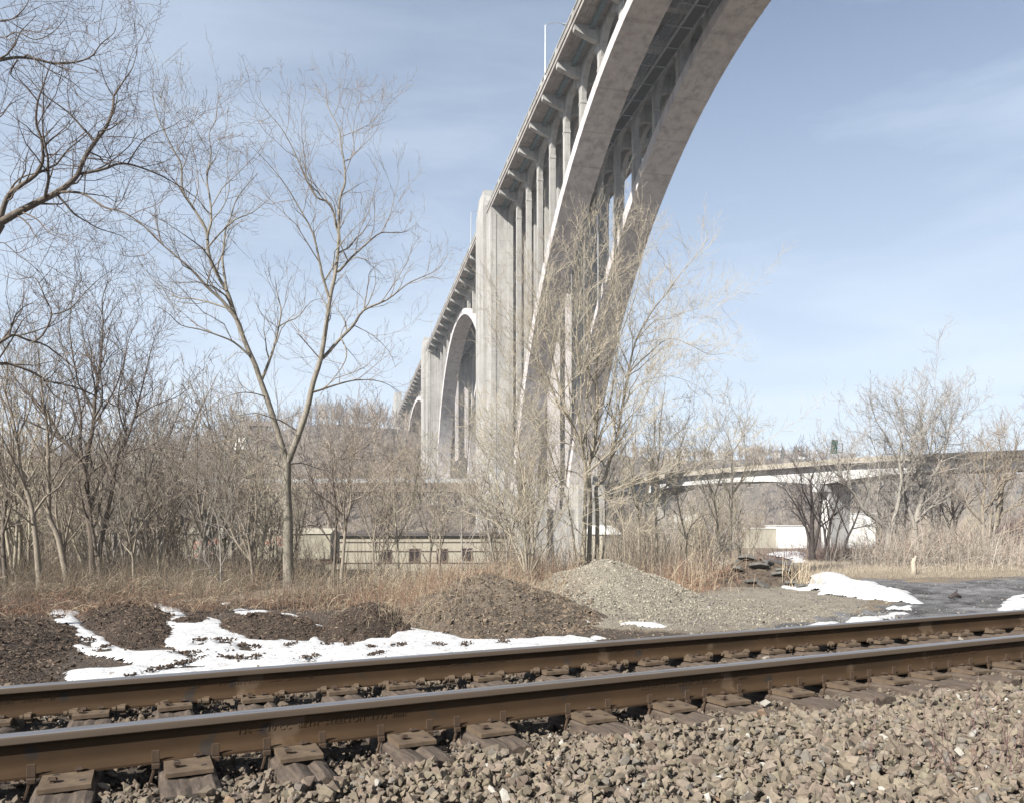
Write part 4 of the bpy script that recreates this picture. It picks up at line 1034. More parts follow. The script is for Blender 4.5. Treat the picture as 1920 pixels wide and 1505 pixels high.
tx_.build('sign_legend', MT['sign_white'], sg)

# road wall on the left hillside
rw = empty('roadside_wall'); tag(rw, 'long pale concrete barrier along the hillside road behind the trees', 'road barrier')
pth = [(x, y, CZ+z) for x, y, z in bezpath([(-125, 236, 13.3), (-100, 232, 13.7), (-60, 228, 13.85), (-30, 226, 13.85), (5, 230, 13.85), (30, 245, 14.0)], 30)]
m = MB(); sweep(m, pth, [(-.2, 0), (.2, 0), (.3, -1.15), (-.3, -1.15)]); m.build('barrier', MT['barrier_grey'], rw)
m = MB(); sweep(m, pth, [(-.5, -1.155), (6, -1.155), (6, -4), (-1.5, -4)]); m.build('road_bench', MT['litter'], rw)

# rusty railway girder bridge on the far left
gb = empty('girder_bridge'); tag(gb, 'rust brown railway girder bridge on steel posts behind the left trees', 'railway bridge')
m = MB(); x0 = (-40-960)/F*120; x1 = (150-960)/F*120; zt = CZ+(HY-857)/F*120
m.box(x0, x1, 119, 119.3, zt-1.25, zt); m.box(x0, x1, 122, 122.3, zt-1.25, zt); m.box(x0, x1, 118.8, 122.5, zt, zt+.12)
for i in range(9): x = x0+(x1-x0)*i/8; m.box(x-.08, x+.08, 118.9, 119, zt-1.2, zt-.05)
m.build('plate_girder', MT['rust_girder'], gb)
m = MB()
for x in (x0+8, x0+8.9, x1-.8, x1-7): m.box(x-.25, x+.25, 119.4, 121.9, -5, zt-1.255)
m.build('steel_post', MT['rust_girder'], gb)

# ================================================================== buildings
def building(name, label, px0, px1, ytop, Y, depth, h, wmat, rmat, roof='flat', windows=(), rz=0.0, over=.25):
    x0, x1 = (px0-960)/F*Y, (px1-960)/F*Y; zt = CZ+(HY-ytop)/F*Y
    r = empty(name, ((x0+x1)/2, Y, 0), rz); w = (x1-x0)/2; m = MB(); m.box(-w, w, 0, depth, zt-h, zt); m.build('wall', wmat, r)
    m = MB()
    if roof == 'flat': m.box(-w-over, w+over, -over, depth+over, zt+.002, zt+.22)
    else:
        rh = roof; a = -w-over; b = w+over
        m.add([(a, -over, zt), (b, -over, zt), (b, depth+over, zt), (a, depth+over, zt), (a, depth/2, zt+rh), (b, depth/2, zt+rh)], [(0, 1, 5, 4), (2, 3, 4, 5), (0, 4, 3), (1, 2, 5), (0, 3, 2, 1)])
    m.build('roof', rmat, r)
    for (a, b, c, d) in windows:
        xa, xb = (a-960)/F*Y-(x0+x1)/2, (b-960)/F*Y-(x0+x1)/2; za, zb = CZ+(HY-d)/F*Y, CZ+(HY-c)/F*Y
        f = MB(); t_ = .07
        f.box(xa-t_, xb+t_, -.05, -.003, zb, zb+t_); f.box(xa-t_, xb+t_, -.07, -.003, za-t_, za); f.box(xa-t_, xa, -.05, -.003, za, zb); f.box(xb, xb+t_, -.05, -.003, za, zb); f.box((xa+xb)/2-.03, (xa+xb)/2+.03, -.04, -.003, za, zb)
        fo = f.build('window', MT['window_frame'], r); g_ = MB(); g_.box(xa, xb, -.02, -.003, za, zb); g_.build('pane', MT['dark_glass'], fo)
    tag(r, label, 'building'); return r
b = building('derelict_building', 'long low tan building with dark windows behind the bare trees', 600, 960, 1004, 62, 9, 5.5, MT['tan_wall'], MT['roof_dark'], windows=[(719, 733, 1031, 1052), (768, 786, 1029, 1051), (820, 838, 1029, 1051), (866, 884, 1028, 1048), (603, 615, 1032, 1054)])
m = MB()
for py in (1016, 1033, 1055): z = CZ+(HY-py)/F*62; m.box(-7.6, 7.6, -.06, -.002, z, z+.06)
m.build('wall_batten', MT['window_frame'], b)
# graffiti covered boxcar
bx = empty('boxcar', ((470-960)/F*56, 56, 0)); tag(bx, 'old cream boxcar with red graffiti standing behind the left trees', 'boxcar')
X0, X1 = (335-470)/F*56, (620-470)/F*56; zt = CZ+(HY-1000)/F*56; zb = CZ+(HY-1048)/F*56
m = MB(); m.box(X0, X1, 0, 3, zb, zt); m.build('body', MT['boxcar_cream'], bx, bevel=.04)
m = MB(); m.add([(X0, -.1, zt+.002), (X1, -.1, zt+.002), (X1, 3.1, zt+.002), (X0, 3.1, zt+.002), (X0, 1.5, zt+.4), (X1, 1.5, zt+.4)], [(0, 1, 5, 4), (2, 3, 4, 5), (0, 4, 3), (1, 2, 5), (0, 3, 2, 1)]); m.build('roof', MT['tan_wall'], bx)
m = MB(); rr = random.Random(4)
for (a, b_, c, d_) in ((362, 398, 1014, 1042), (372, 408, 1010, 1018), (500, 530, 1008, 1022)):
    for k in range(9):
        x = (rr.uniform(a, b_)-470)/F*56; z = CZ+(HY-rr.uniform(c, d_))/F*56; m.box(x-.22, x+.22, -.012-.002*k, -.003, z-.10, z+.10)
m.build('graffiti', MT['graffiti_red'], bx)
m = MB(); m.box(X0-.2, X1+.2, .1, 2.9, zb-.35, zb-.003); 
for x in np.arange(X0, X1, .55): m.box(x, x+.06, -.05, .0, zb-.5, zb+.12)
m.box(X0, X1, -.08, -.052, zb-.28, zb-.22); m.build('underframe', MT['rust_girder'], bx)
m = MB()
for x in (X0+1, X0+2, X1-2, X1-1): m.tube([(x, .3, zb-.75), (x, .45, zb-.75)], .42, 16)
m.build('wheels', MT['dark_steel'], bx)
# white buildings at the right beyond the yard
building('warehouse', 'white warehouse seen between the dark trunks at the right', 1461, 1513, 985, 262, 14, 14, MT['white_wall'], MT['white_wall'])
building('warehouse', 'white tank house just right of the ramp pier', 1603, 1642, 962, 262, 8, 16, MT['white_wall'], MT['white_wall'])
building('warehouse', 'low pale shed left of the white warehouse', 1395, 1458, 990, 265, 10, 12, MT['tan_wall'], MT['white_wall'])
building('warehouse', 'pale works building behind the thin saplings right of the bridge', 1276, 1310, 962, 300, 12, 14, MT['white_wall'], MT['roof_brown'])
g = building('gabled_shed', 'small white gabled shed behind the large clump tree', 1126, 1166, 1001, 112, 5, 5, MT['tan_wall'], MT['white_wall'], roof=1.3, rz=.5)
# houses
def house(label, px, py, Y, w, h, d, wm, rz=0):
    x, _, z = P(px, py, Y); r = empty('house', (x, Y, z), rz); m = MB(); m.box(-w/2, w/2, 0, d, -4, h); m.build('wall', wm, r)
    m = MB(); o = .5; m.add([(-w/2-o, -o, h), (w/2+o, -o, h), (w/2+o, d+o, h), (-w/2-o, d+o, h), (-w/2-o, d/2, h+w*.28), (w/2+o, d/2, h+w*.28)], [(0, 1, 5, 4), (2, 3, 4, 5), (0, 4, 3), (1, 2, 5), (0, 3, 2, 1)]); m.build('roof', MT['roof_brown'], r)
    m = MB()
    for k in range(3): x_ = -w/2+w*(k+.5)/3; m.box(x_-.5, x_+.5, -.04, -.003, h*.45, h*.8)
    m.build('windows', MT['dark_glass'], r); tag(r, label, 'house', 'houses on the hills')
house('brown roofed house on the left hill, highest and largest there', 486, 812, 330, 9, 3.2, 7, MT['roof_brown'], .3)
house('small white walled house left of the brown house on the left hill', 450, 824, 322, 5, 1.8, 4, MT['white_wall'], -.2)
for px, py, w, lab in ((1420, 850, 9, 'wide pale house on the right skyline beside a pole'), (1462, 853, 6, 'small house second from the left on the right skyline'), (1334, 856, 5, 'leftmost small white house on the right skyline'), (1475, 862, 9, 'long low pale house below the skyline at the right'), (1258, 862, 6, 'house on the skyline just right of the bridge'), (1503, 858, 6, 'rightmost house on the skyline near the green sign')):
    house(lab, px, py, 640, w, 3, 6, MT['white_wall'] if w < 8 else MT['tan_wall'], .2)
# ================================================================== trees
def tubes(polys, sides):
    """polys: list of (pts (n,3), radii (n,)) -> verts, faces; grouped by point count"""
    by = {}
    for p, r in polys: by.setdefault(len(p), []).append((p, r))
    VV = []; FF = []; base = 0
    for n, lst in by.items():
        Pm = np.array([q[0] for q in lst]); R = np.array([q[1] for q in lst]); m = len(lst)
        T = np.empty_like(Pm); T[:, 1:-1] = Pm[:, 2:]-Pm[:, :-2]; T[:, 0] = Pm[:, 1]-Pm[:, 0]; T[:, -1] = Pm[:, -1]-Pm[:, -2]
        T /= np.linalg.norm(T, axis=2)[:, :, None]+1e-9
        ref = np.array((.37, .91, .19)); A = np.cross(T, ref); A /= np.linalg.norm(A, axis=2)[:, :, None]+1e-9; B = np.cross(T, A)
        an = np.arange(sides)*2*math.pi/sides
        V = Pm[:, :, None, :]+R[:, :, None, None]*(A[:, :, None, :]*np.cos(an)[None, None, :, None]+B[:, :, None, :]*np.sin(an)[None, None, :, None])
        VV.append(V.reshape(-1, 3))
        i = np.arange(n-1)[:, None]*sides; k = np.arange(sides)[None]; k2 = (k+1) % sides
        q = np.stack([i+k, i+k2, i+sides+k2, i+sides+k], 2).reshape(-1, 4)
        FF.append((q[None]+(base+np.arange(m)*n*sides)[:, None, None]).reshape(-1, 4)); base += m*n*sides
    return np.concatenate(VV), np.concatenate(FF)

class Tree:
    def __init__(s, seed, up=.28, spread=(28, 58), twig=.0022, lens=(.55, .5, .42), gaps=(.42, .24, .15), maxlev=3, rmin=.004, kink=.22, droop=0.0):
        s.r = random.Random(seed); s.L = []; s.up = up; s.spread = spread; s.twig = twig; s.lens = lens; s.gaps = gaps; s.maxlev = maxlev; s.rmin = rmin; s.kink = kink; s.droop = droop
    def smooth(s, pts, rad, jit=.0):
        out_ = []; rr = []
        n = len(pts)
        for i in range(n-1):
            p0 = pts[max(i-1, 0)]; p1 = pts[i]; p2 = pts[i+1]; p3 = pts[min(i+2, n-1)]
            for f in (0, .33, .66):
                q = .5*((2*p1)+(-p0+p2)*f+(2*p0-5*p1+4*p2-p3)*f*f+(-p0+3*p1-3*p2+p3)*f**3)
                out_.append(q); rr.append(rad[i]*(1-f)+rad[i+1]*f)
        out_.append(pts[-1]); rr.append(rad[-1]); return out_, rr
    def limb(s, pts, r0, r1, level=0, grow=True, u0=.12, dens=1.0, lsc=1.0):
        pts = [np.array(p, float) for p in pts]; n = len(pts)
        cum = [0]
        for a, b in zip(pts[:-1], pts[1:]): cum.append(cum[-1]+float(np.linalg.norm(b-a)))
        rad = [r0+(r1-r0)*(c/cum[-1])**.85 for c in cum]
        if level == 0: pts, rad = s.smooth(pts, rad)
        s.L.append((pts, rad, level))
        if grow: s.children(pts, rad, level, u0, dens, lsc)
        return pts, rad
    def children(s, pts, rad, level, u0, dens=1.0, lsc=1.0):
        if level >= s.maxlev: return
        R = s.r; seg = [float(np.linalg.norm(b-a)) for a, b in zip(pts[:-1], pts[1:])]; tot = sum(seg)
        gap = s.gaps[level]/dens; n = tot*(1-u0)/gap; n = int(n)+(1 if R.random() < n-int(n) else 0)
        side = R.random()*6.28
        for k in range(n):
            u = (u0+(1-u0)*(k+R.random())/max(n, 1))*tot; i = 0
            while i < len(seg)-1 and u > seg[i]: u -= seg[i]; i += 1
            f = min(1, u/seg[i]); p = pts[i]*(1-f)+pts[i+1]*f; rp = rad[i]*(1-f)+rad[i+1]*f
            d = (pts[i+1]-pts[i])/seg[i]
            side += 2.4+R.uniform(-.5, .5)
            a = np.cross(d, (.3, .1, .95) if abs(d[2]) < .9 else (1, 0, 0)); a /= np.linalg.norm(a); b = np.cross(d, a)
            perp = a*math.cos(side)+b*math.sin(side)
            if level == 0 and perp[2] < -.5 and R.random() < .6: perp = -perp
            th = math.radians(R.uniform(*s.spread)); nd = d*math.cos(th)+perp*math.sin(th)
            base_len = (1.7 if level == 0 else .75 if level == 1 else .30)*lsc
            frac = 1-.45*(k/max(n, 1)); ln = base_len*frac*math.exp(R.gauss(0, .38))*s.lens[level]/.5
            rc = min(rp*.62, .006+ln*.0115 if level < 2 else .0035+ln*.006)
            rc = max(rc, s.twig*1.25)
            m = 6 if level == 0 else 5 if level == 1 else 3
            q = [p]; dirv = nd
            for j in range(m-1):
                dirv = dirv+np.array((R.gauss(0, s.kink), R.gauss(0, s.kink), R.gauss(0, s.kink)))+np.array((0, 0, s.up*(.5+.5*j/(m-1))-s.droop))*.6
                dirv = dirv/np.linalg.norm(dirv); q.append(q[-1]+dirv*ln/(m-1))
            rr = [rc+(s.twig-rc)*(j/(m-1)) for j in range(m)]
            s.L.append((q, rr, level+1)); s.children(q, rr, level+1, .15, 1.0, lsc**.5)
    def build(s, name, bk, label, cat='tree', group=None, loc=(0, 0, 0), cut=.022, split=True):
        root = empty(name, loc); tag(root, label, cat, group); off = np.array(loc, float)
        big = [(np.array(p)-off, np.array(r)) for p, r, l in s.L if r[0] >= cut]
        sm = [(np.array(p)-off, np.array(r)) for p, r, l in s.L if r[0] < cut]
        if big:
            V, Fc = tubes(big, 8); meshobj('trunk', V, Fc, MT[bk], root, smooth=True)
        if sm:
            V, Fc = tubes(sm, 3); meshobj('crown', V, Fc, MT[bk+'_twig'], root, smooth=True)
        s.n = len(big)+len(sm); return root

def px3(lst, Y, dy=0.0):
    """photo outline points at a given distance; dy bends the limb towards or away from the camera"""
    n = len(lst); return [P(a, b, Y+dy*(i/(n-1))**1.2) for i, (a, b) in enumerate(lst)]

# ---- the forked tree in the middle left
Y0 = 24.0; T = Tree(1, up=.34, spread=(24, 52), lens=(.5, .5, .46), gaps=(.42, .27, .19), twig=.0034, kink=.24)
T.limb(px3([(542, 1105), (540, 1040), (540, 980), (537, 920), (538, 868)], Y0), .172, .135, grow=False)
LEFT = [(538, 868), (522, 815), (505, 760), (487, 710), (479, 686), (463, 650), (443, 598), (427, 550), (411, 522), (392, 480), (386, 431), (360, 387), (342, 355), (340, 311), (328, 287), (312, 255), (296, 220), (284, 172)]
T.limb(px3(LEFT, Y0, -1.5), .108, .010, u0=.3)
def br(lst, r0, r1, ya, dy, **k): T.limb(px3(lst, Y0+ya, dy), r0*.85, r1, u0=.1, **k)
br([(425, 546), (421, 518), (417, 487), (419, 467), (423, 431), (433, 407), (443, 375), (467, 343), (484, 325)], .05, .007, -.8, 1.2)
br([(388, 450), (392, 430), (396, 415), (394, 375), (388, 335), (396, 287), (392, 251), (405, 224), (410, 172)], .045, .006, -1.1, .8)
br([(443, 598), (419, 566), (388, 538), (360, 507), (328, 479), (296, 451), (270, 425), (235, 405)], .07, .008, -.6, -1.6)
br([(467, 666), (439, 642), (412, 630), (376, 618), (340, 610), (318, 590), (296, 575)], .045, .006, -.4, -1.4)
br([(432, 580), (388, 566), (360, 560), (332, 558), (300, 538), (278, 515)], .035, .006, -.7, 1.4)
br([(396, 415), (420, 385), (430, 350), (425, 310), (432, 270), (440, 235)], .022, .005, -1, .7)
br([(489, 716), (503, 682), (515, 646), (523, 610), (527, 582), (520, 550), (515, 518)], .06, .008, .1, .8)
br([(523, 612), (541, 602), (559, 594), (583, 566), (606, 560)], .028, .006, .4, .6)
br([(360, 387), (372, 350), (366, 300), (358, 250), (372, 205)], .022, .005, -1.2, .4)
br([(328, 287), (345, 262), (352, 225), (330, 190)], .015, .004, -1.4, .3)
RIGHT = [(538, 868), (553, 832), (575, 770), (587, 718), (601, 674), (611, 614), (619, 558), (627, 522), (633, 479), (635, 439), (637, 375), (647, 343), (645, 303), (639, 271), (635, 240), (615, 200), (611, 156)]
T.limb(px3(RIGHT, Y0, 1.2), .106, .009, u0=.3)
br([(645, 303), (663, 291), (661, 251), (651, 216), (663, 172)], .025, .005, 1.0, .3)
br([(658, 293), (679, 275), (702, 251), (710, 236)], .018, .005, 1.1, .4)
br([(635, 440), (619, 383), (595, 371), (575, 339), (551, 283), (527, 240), (503, 212), (483, 180)], .05, .006, .7, -.9)
br([(595, 371), (575, 330), (566, 290), (560, 250)], .015, .004, .3, -.5)
br([(617, 560), (603, 510), (587, 439), (559, 387), (535, 347), (503, 307), (471, 275)], .055, .006, .5, -1.2)
br([(587, 439), (600, 420), (622, 405)], .02, .005, .2, .3)
br([(627, 510), (637, 507), (659, 483), (690, 455), (714, 437), (740, 437), (758, 435), (778, 423)], .055, .006, .6, 1.4)
br([(714, 437), (730, 407), (738, 375), (746, 343), (750, 325)], .022, .005, 1.4, .6)
br([(666, 478), (672, 440), (690, 400), (700, 370)], .02, .005, .9, .4)
br([(601, 674), (611, 666), (639, 634), (663, 610), (682, 582), (726, 562), (762, 534), (790, 520), (818, 507), (838, 483)], .07, .006, .3, 1.6)
br([(682, 582), (690, 534), (694, 510), (716, 490)], .028, .005, 1.0, .8)
br([(639, 634), (650, 660), (640, 690), (600, 740)], .03, .008, .5, -.5)
br([(601, 674), (580, 650), (562, 630), (555, 626)], .03, .006, .3, -.8)
br([(663, 610), (700, 630), (730, 660), (742, 690)], .022, .005, .8, .9)
br([(587, 735), (604, 730), (628, 722), (664, 713), (702, 713), (730, 722), (752, 738)], .045, .006, .1, 1.8)
br([(555, 806), (530, 790), (513, 784), (480, 774), (451, 778), (410, 779)], .035, .005, 0, -1.5)
br([(497, 743), (475, 737), (451, 736), (420, 745), (402, 756)], .028, .005, -.2, -1.2)
br([(541, 870), (566, 868), (594, 877), (621, 885), (640, 900)], .026, .005, 0, 1.3)
br([(536, 880), (515, 870), (494, 868), (475, 856)], .022, .005, 0, -1.2)
br([(540, 962), (510, 945), (480, 943), (440, 950)], .018, .004, 0, -1.3)
T.build('bare_tree', 'bark_pale', 'tall pale forked tree alone behind the low mulch mound, two leaders forming a V', loc=P(542, 1105, Y0))

# ---- near tree reaching in from the left
T = Tree(2, up=.16, spread=(26, 60), lens=(.42, .5, .5), gaps=(.27, .19, .15), twig=.0023, kink=.26)
Y0 = 13.0
def b2(lst, r0, r1, ya=0, dy=0, **k): T.limb(px3(lst, Y0+ya, dy), r0, r1, u0=.08, lsc=.72, **k)
T.limb(px3([(-190, 1200), (-180, 1000), (-150, 800), (-95, 600), (-30, 470), (0, 418)], Y0, 0), .17, .085, grow=False)
b2([(0, 418), (33, 399), (66, 382), (106, 362), (133, 342), (146, 327), (159, 296), (179, 266), (199, 239), (211, 206), (213, 181)], .062, .018, 0, .8)
b2([(213, 181), (232, 152), (249, 126), (259, 86)], .018, .003, .8, .3)
b2([(213, 181), (200, 160), (190, 130), (186, 100)], .012, .003, .8, -.2)
b2([(179, 266), (155, 240), (130, 213), (105, 194), (80, 176), (50, 143), (25, 125), (6, 110)], .022, .004, .6, -.7)
b2([(146, 327), (175, 322), (199, 316), (220, 308), (246, 309), (289, 324), (319, 339), (365, 369), (392, 400)], .026, .004, .4, .9)
b2([(240, 307), (262, 272), (285, 252), (320, 238), (345, 222)], .013, .003, .8, .5)
b2([(106, 362), (130, 360), (159, 365), (196, 389), (233, 399), (276, 429), (309, 462), (349, 498)], .024, .004, .2, -.6)
b2([(108, 366), (124, 384), (140, 402), (163, 416), (186, 429), (226, 442), (250, 458)], .020, .003, .2, .5)
b2([(43, 399), (60, 406), (73, 415), (90, 435), (116, 448), (136, 465)], .015, .003, 0, -.5)
b2([(159, 296), (174, 298), (189, 299), (215, 303), (240, 307)], .014, .004, .4, .3)
b2([(199, 257), (225, 257), (250, 259), (290, 268), (330, 268)], .011, .003, .6, .6)
b2([(0, 412), (13, 372), (33, 352), (66, 329), (80, 302), (78, 262), (68, 233), (70, 196), (78, 169), (93, 126), (104, 96)], .045, .004, 0, -.8)
b2([(79, 262), (100, 239), (115, 222), (130, 213)], .012, .003, -.4, .2)
b2([(15, 365), (37, 335), (83, 322), (126, 316), (155, 318)], .017, .004, -.1, .5)
b2([(80, 296), (95, 290), (118, 292), (140, 302), (160, 302)], .013, .003, -.3, .5)
b2([(-80, 140), (-30, 120), (0, 113), (33, 108), (66, 111), (110, 120), (166, 110), (189, 83), (213, 63), (218, 45)], .034, .004, -.6, .6)
b2([(-60, 60), (0, 40), (25, 35), (50, 10), (58, -20)], .018, .004, -.6, .3)
b2([(-60, 250), (-10, 225), (5, 215), (20, 196), (50, 180)], .016, .003, -.5, .4)
b2([(66, 111), (90, 130), (130, 150), (160, 175), (190, 190)], .012, .003, -.3, .4)
b2([(-60, 20), (0, 70), (30, 60), (66, 75), (100, 60), (125, 30), (130, 5)], .014, .003, -.8, .3)
b2([(33, 112), (20, 140), (45, 160), (70, 190), (90, 215), (130, 245)], .012, .003, -.4, .3)
b2([(-20, 500), (0, 455), (30, 475), (75, 512), (110, 570)], .012, .003, .3, .3)
T.limb(px3([(-150, 800), (-90, 730), (-40, 665), (0, 642), (26, 628), (52, 638), (90, 650), (150, 700)], Y0+.4, .6), .06, .006, u0=.4, lsc=.7)
b2([(60, 642), (80, 628), (97, 590), (85, 560), (72, 530), (60, 520), (30, 524), (0, 514)], .018, .004, .6, .2)
b2([(97, 590), (130, 580), (160, 548), (190, 520), (225, 498)], .012, .003, .7, .3)
b2([(72, 532), (100, 500), (120, 465)], .008, .002, .6, .2)
T.limb(px3([(-160, 860), (-80, 700), (0, 682), (30, 686), (65, 700), (88, 714), (134, 724), (177, 741), (208, 757), (251, 774), (300, 795)], Y0+.8, 1.0), .05, .005, u0=.45, lsc=.7)
T.build('bare_tree', 'bark_dark', 'dark near tree leaning in from the left edge, its boughs filling the upper left sky', loc=P(-190, 1200, Y0), cut=.012)

# ---- multi-stemmed clump right of the middle
T = Tree(3, up=.30, spread=(20, 48), lens=(.48, .52, .5), gaps=(.25, .18, .15), twig=.0032, kink=.20)
Y0 = 24.5
def b3(lst, r0, r1, ya=0, dy=0, g=True, u0=.25, **k): T.limb(px3(lst, Y0+ya, dy), r0*.72, r1, u0=u0, grow=g, **k)
b3([(1093, 1065), (1097, 951), (1098, 896), (1094, 845), (1079, 809), (1064, 775), (1048, 720), (1030, 650), (1014, 600), (1000, 540), (985, 500)], .13, .006, 0, -1)
b3([(1104, 1060), (1107, 941), (1104, 877), (1111, 845), (1120, 781), (1118, 700), (1128, 620), (1148, 530), (1152, 450), (1158, 405)], .12, .006, .2, .3)
b3([(1119, 1062), (1120, 960), (1118, 913), (1134, 896), (1145, 856), (1158, 813), (1166, 766), (1178, 700), (1192, 640), (1222, 585), (1250, 550), (1275, 515), (1305, 480), (1330, 445)], .115, .005, .4, 1.2)
b3([(1192, 640), (1230, 600), (1270, 590), (1320, 575), (1365, 560)], .03, .004, 1.2, .8, u0=.1)
b3([(1178, 700), (1215, 665), (1255, 635), (1300, 650), (1330, 665), (1362, 662)], .035, .004, 1.0, .6, u0=.1)
b3([(1166, 766), (1190, 730), (1240, 705), (1290, 715), (1330, 740)], .03, .004, .9, .8, u0=.1)
b3([(1094, 845), (1085, 790), (1090, 720), (1080, 640), (1088, 560), (1080, 480), (1076, 430)], .05, .005, -.4, -.8)
b3([(1104, 877), (1098, 800), (1100, 740), (1108, 660), (1100, 580), (1110, 500), (1120, 420)], .05, .005, -.2, .7)
b3([(1111, 845), (1135, 790), (1150, 720), (1160, 640), (1190, 560), (1200, 500), (1215, 430)], .05, .005, .4, .9)
b3([(1079, 809), (1050, 760), (1020, 700), (1000, 670), (965, 610), (940, 570), (912, 545)], .04, .005, -.6, -.6)
b3([(1064, 775), (1035, 735), (1010, 690), (1005, 640), (990, 600)], .03, .004, -.6, .6)
b3([(1098, 800), (1070, 740), (1060, 680), (1040, 620), (1032, 560), (1020, 500)], .035, .004, -.2, 1.0)
b3([(1145, 856), (1165, 800), (1200, 760), (1230, 700), (1260, 660), (1290, 620)], .035, .004, .6, -.8)
b3([(1115, 913), (1140, 860), (1180, 820), (1210, 810), (1250, 830)], .03, .004, .4, -.5)
b3([(1100, 905), (1085, 888), (1068, 882), (1047, 882), (1017, 890), (988, 896), (970, 894), (945, 875), (924, 851), (898, 830), (880, 800)], .032, .004, 0, -1, u0=.1)
b3([(1094, 858), (1085, 851), (1070, 834), (1051, 829), (1026, 832), (988, 841), (960, 830), (930, 790)], .026, .004, 0, .8, u0=.1)
b3([(1096, 1015), (1090, 1000), (1073, 987), (1041, 970), (1017, 964), (985, 975)], .028, .005, 0, -.8, u0=.1)
b3([(1112, 935), (1126, 928), (1158, 915), (1179, 907), (1205, 893), (1230, 889), (1271, 883), (1318, 869), (1346, 845), (1365, 824)], .032, .004, .3, 1.0, u0=.1)
b3([(1104, 950), (1125, 930), (1150, 950), (1170, 985), (1200, 1005)], .022, .004, .3, -.6, u0=.1)
b3([(1080, 1062), (1072, 980), (1050, 900), (1020, 820), (1000, 760), (960, 700), (930, 640)], .05, .005, -.6, -1.2)
b3([(1128, 1062), (1136, 990), (1135, 930), (1150, 880), (1190, 800)], .05, .006, .8, .4)
T.build('clump_tree', 'bark_tan', 'large many-stemmed tan tree rising behind the gravel pile, in front of the main arch', loc=P(1105, 1065, Y0))

# bushy clump to its left
T = Tree(4, up=.26, spread=(22, 52), gaps=(.27, .19, .15), twig=.0034); Y0 = 22.5
for l, a, b_, ya in (([(988, 1075), (985, 1030), (979, 985), (965, 972), (930, 951), (905, 935), (880, 915)], .045, .004, -.5), ([(985, 1075), (975, 1026), (945, 992), (917, 973), (881, 962), (860, 951), (835, 930)], .045, .004, .4), ([(990, 1075), (992, 1000), (985, 930), (975, 860), (960, 800), (965, 740)], .045, .004, 0), ([(994, 1075), (1005, 1000), (1020, 940), (1030, 870), (1025, 800)], .04, .004, .5), ([(985, 1075), (960, 1010), (940, 940), (925, 880), (905, 830), (900, 780)], .04, .004, .8), ([(995, 1075), (1030, 1010), (1055, 960), (1075, 930)], .035, .004, -.4)):
    T.limb(px3(l, Y0, ya*1.5), a, b_, u0=.15)
T.build('bare_shrub', 'bark_tan', 'spreading tan thicket bush just left of the large many-stemmed tree', 'shrub', loc=P(988, 1075, Y0))

# ---- generic builder for stems given in the photo
def stems(seed, Y0, lst, bk, label, name='bare_tree', up=.3, spread=(22, 50), gaps=(.28, .19, .15), twig=.0038, maxlev=3, lsc=1.0, cat='tree', cut=.02, group=None, dens=1.0):
    T = Tree(seed, up=up, spread=spread, gaps=gaps, twig=twig, maxlev=maxlev)
    for l, a, b_, ya, dy in lst: T.limb(px3(l, Y0+ya, dy), a, b_, u0=.22 if a > .04 else .1, lsc=lsc, dens=dens)
    l = lst[0][0][0]
    return T.build(name, bk, label, cat, group, loc=P(l[0], l[1], Y0), cut=cut)
stems(10, 25, [([(176, 1115), (172, 1010), (165, 963), (163, 903), (155, 872), (138, 845), (115, 820), (91, 781), (53, 736), (24, 705), (5, 670)], .14, .008, 0, -1), ([(163, 903), (160, 867), (168, 830), (175, 796), (178, 748), (184, 712), (190, 660), (193, 600), (192, 560), (205, 520)], .09, .006, 0, .5), ([(158, 880), (150, 830), (152, 780), (140, 720), (120, 660), (105, 600)], .06, .006, 0, .8), ([(167, 889), (199, 863), (208, 843), (240, 815), (262, 790)], .04, .005, 0, .8), ([(175, 796), (210, 740), (230, 690), (240, 640), (262, 590)], .035, .005, .1, -.5), ([(184, 712), (160, 650), (150, 600), (130, 560)], .03, .005, .2, .4)], 'bark_dark', 'tallest dark tree of the left thicket, its leaning limbs crossing the dark bough', lsc=1.05)
stems(11, 24, [([(192, 1115), (186, 1040), (199, 970), (211, 915), (220, 855), (239, 820), (251, 784), (261, 748), (273, 700), (285, 650), (300, 610)], .09, .006, 0, .6), ([(184, 1060), (172, 982), (163, 930)], .06, .03, 0, .2), ([(239, 820), (225, 780), (222, 740), (232, 690), (240, 640)], .035, .005, .3, -.7), ([(251, 784), (290, 760), (330, 745), (350, 730)], .03, .005, .4, .6), ([(220, 860), (260, 840), (310, 850), (350, 868)], .03, .005, .1, -.6)], 'bark_dark', 'slender dark tree leaning right beside the tallest one of the left thicket')
stems(12, 23, [([(130, 1110), (110, 1010), (93, 970), (92, 915), (90, 843), (88, 796), (82, 760), (75, 700), (70, 640), (60, 600)], .10, .006, 0, -.4), ([(90, 843), (110, 790), (120, 740), (130, 700)], .035, .005, 0, .5), ([(92, 880), (60, 820), (40, 780), (30, 740)], .035, .005, 0, -.6)], 'bark_mid', 'grey-brown upright tree second from the left edge of the thicket')
stems(13, 22, [([(76, 1110), (62, 965), (41, 891), (31, 820), (21, 772), (10, 736), (14, 700), (5, 640)], .095, .006, 0, -.3), ([(62, 965), (24, 910), (0, 870), (-25, 845)], .05, .006, 0, -.6), ([(31, 820), (55, 770), (60, 730), (50, 690)], .03, .005, 0, .5)], 'bark_mid', 'curved grey trunk nearest the left edge of the photo behind the mulch')
stems(14, 26, [([(125, 1110), (120, 1035), (134, 963), (150, 900), (165, 850)], .07, .006, 0, .3), ([(120, 1035), (105, 960), (110, 890), (118, 820), (112, 760)], .05, .005, 0, -.4)], 'bark_mid', 'thin double stemmed tree between the two largest trunks of the left thicket')
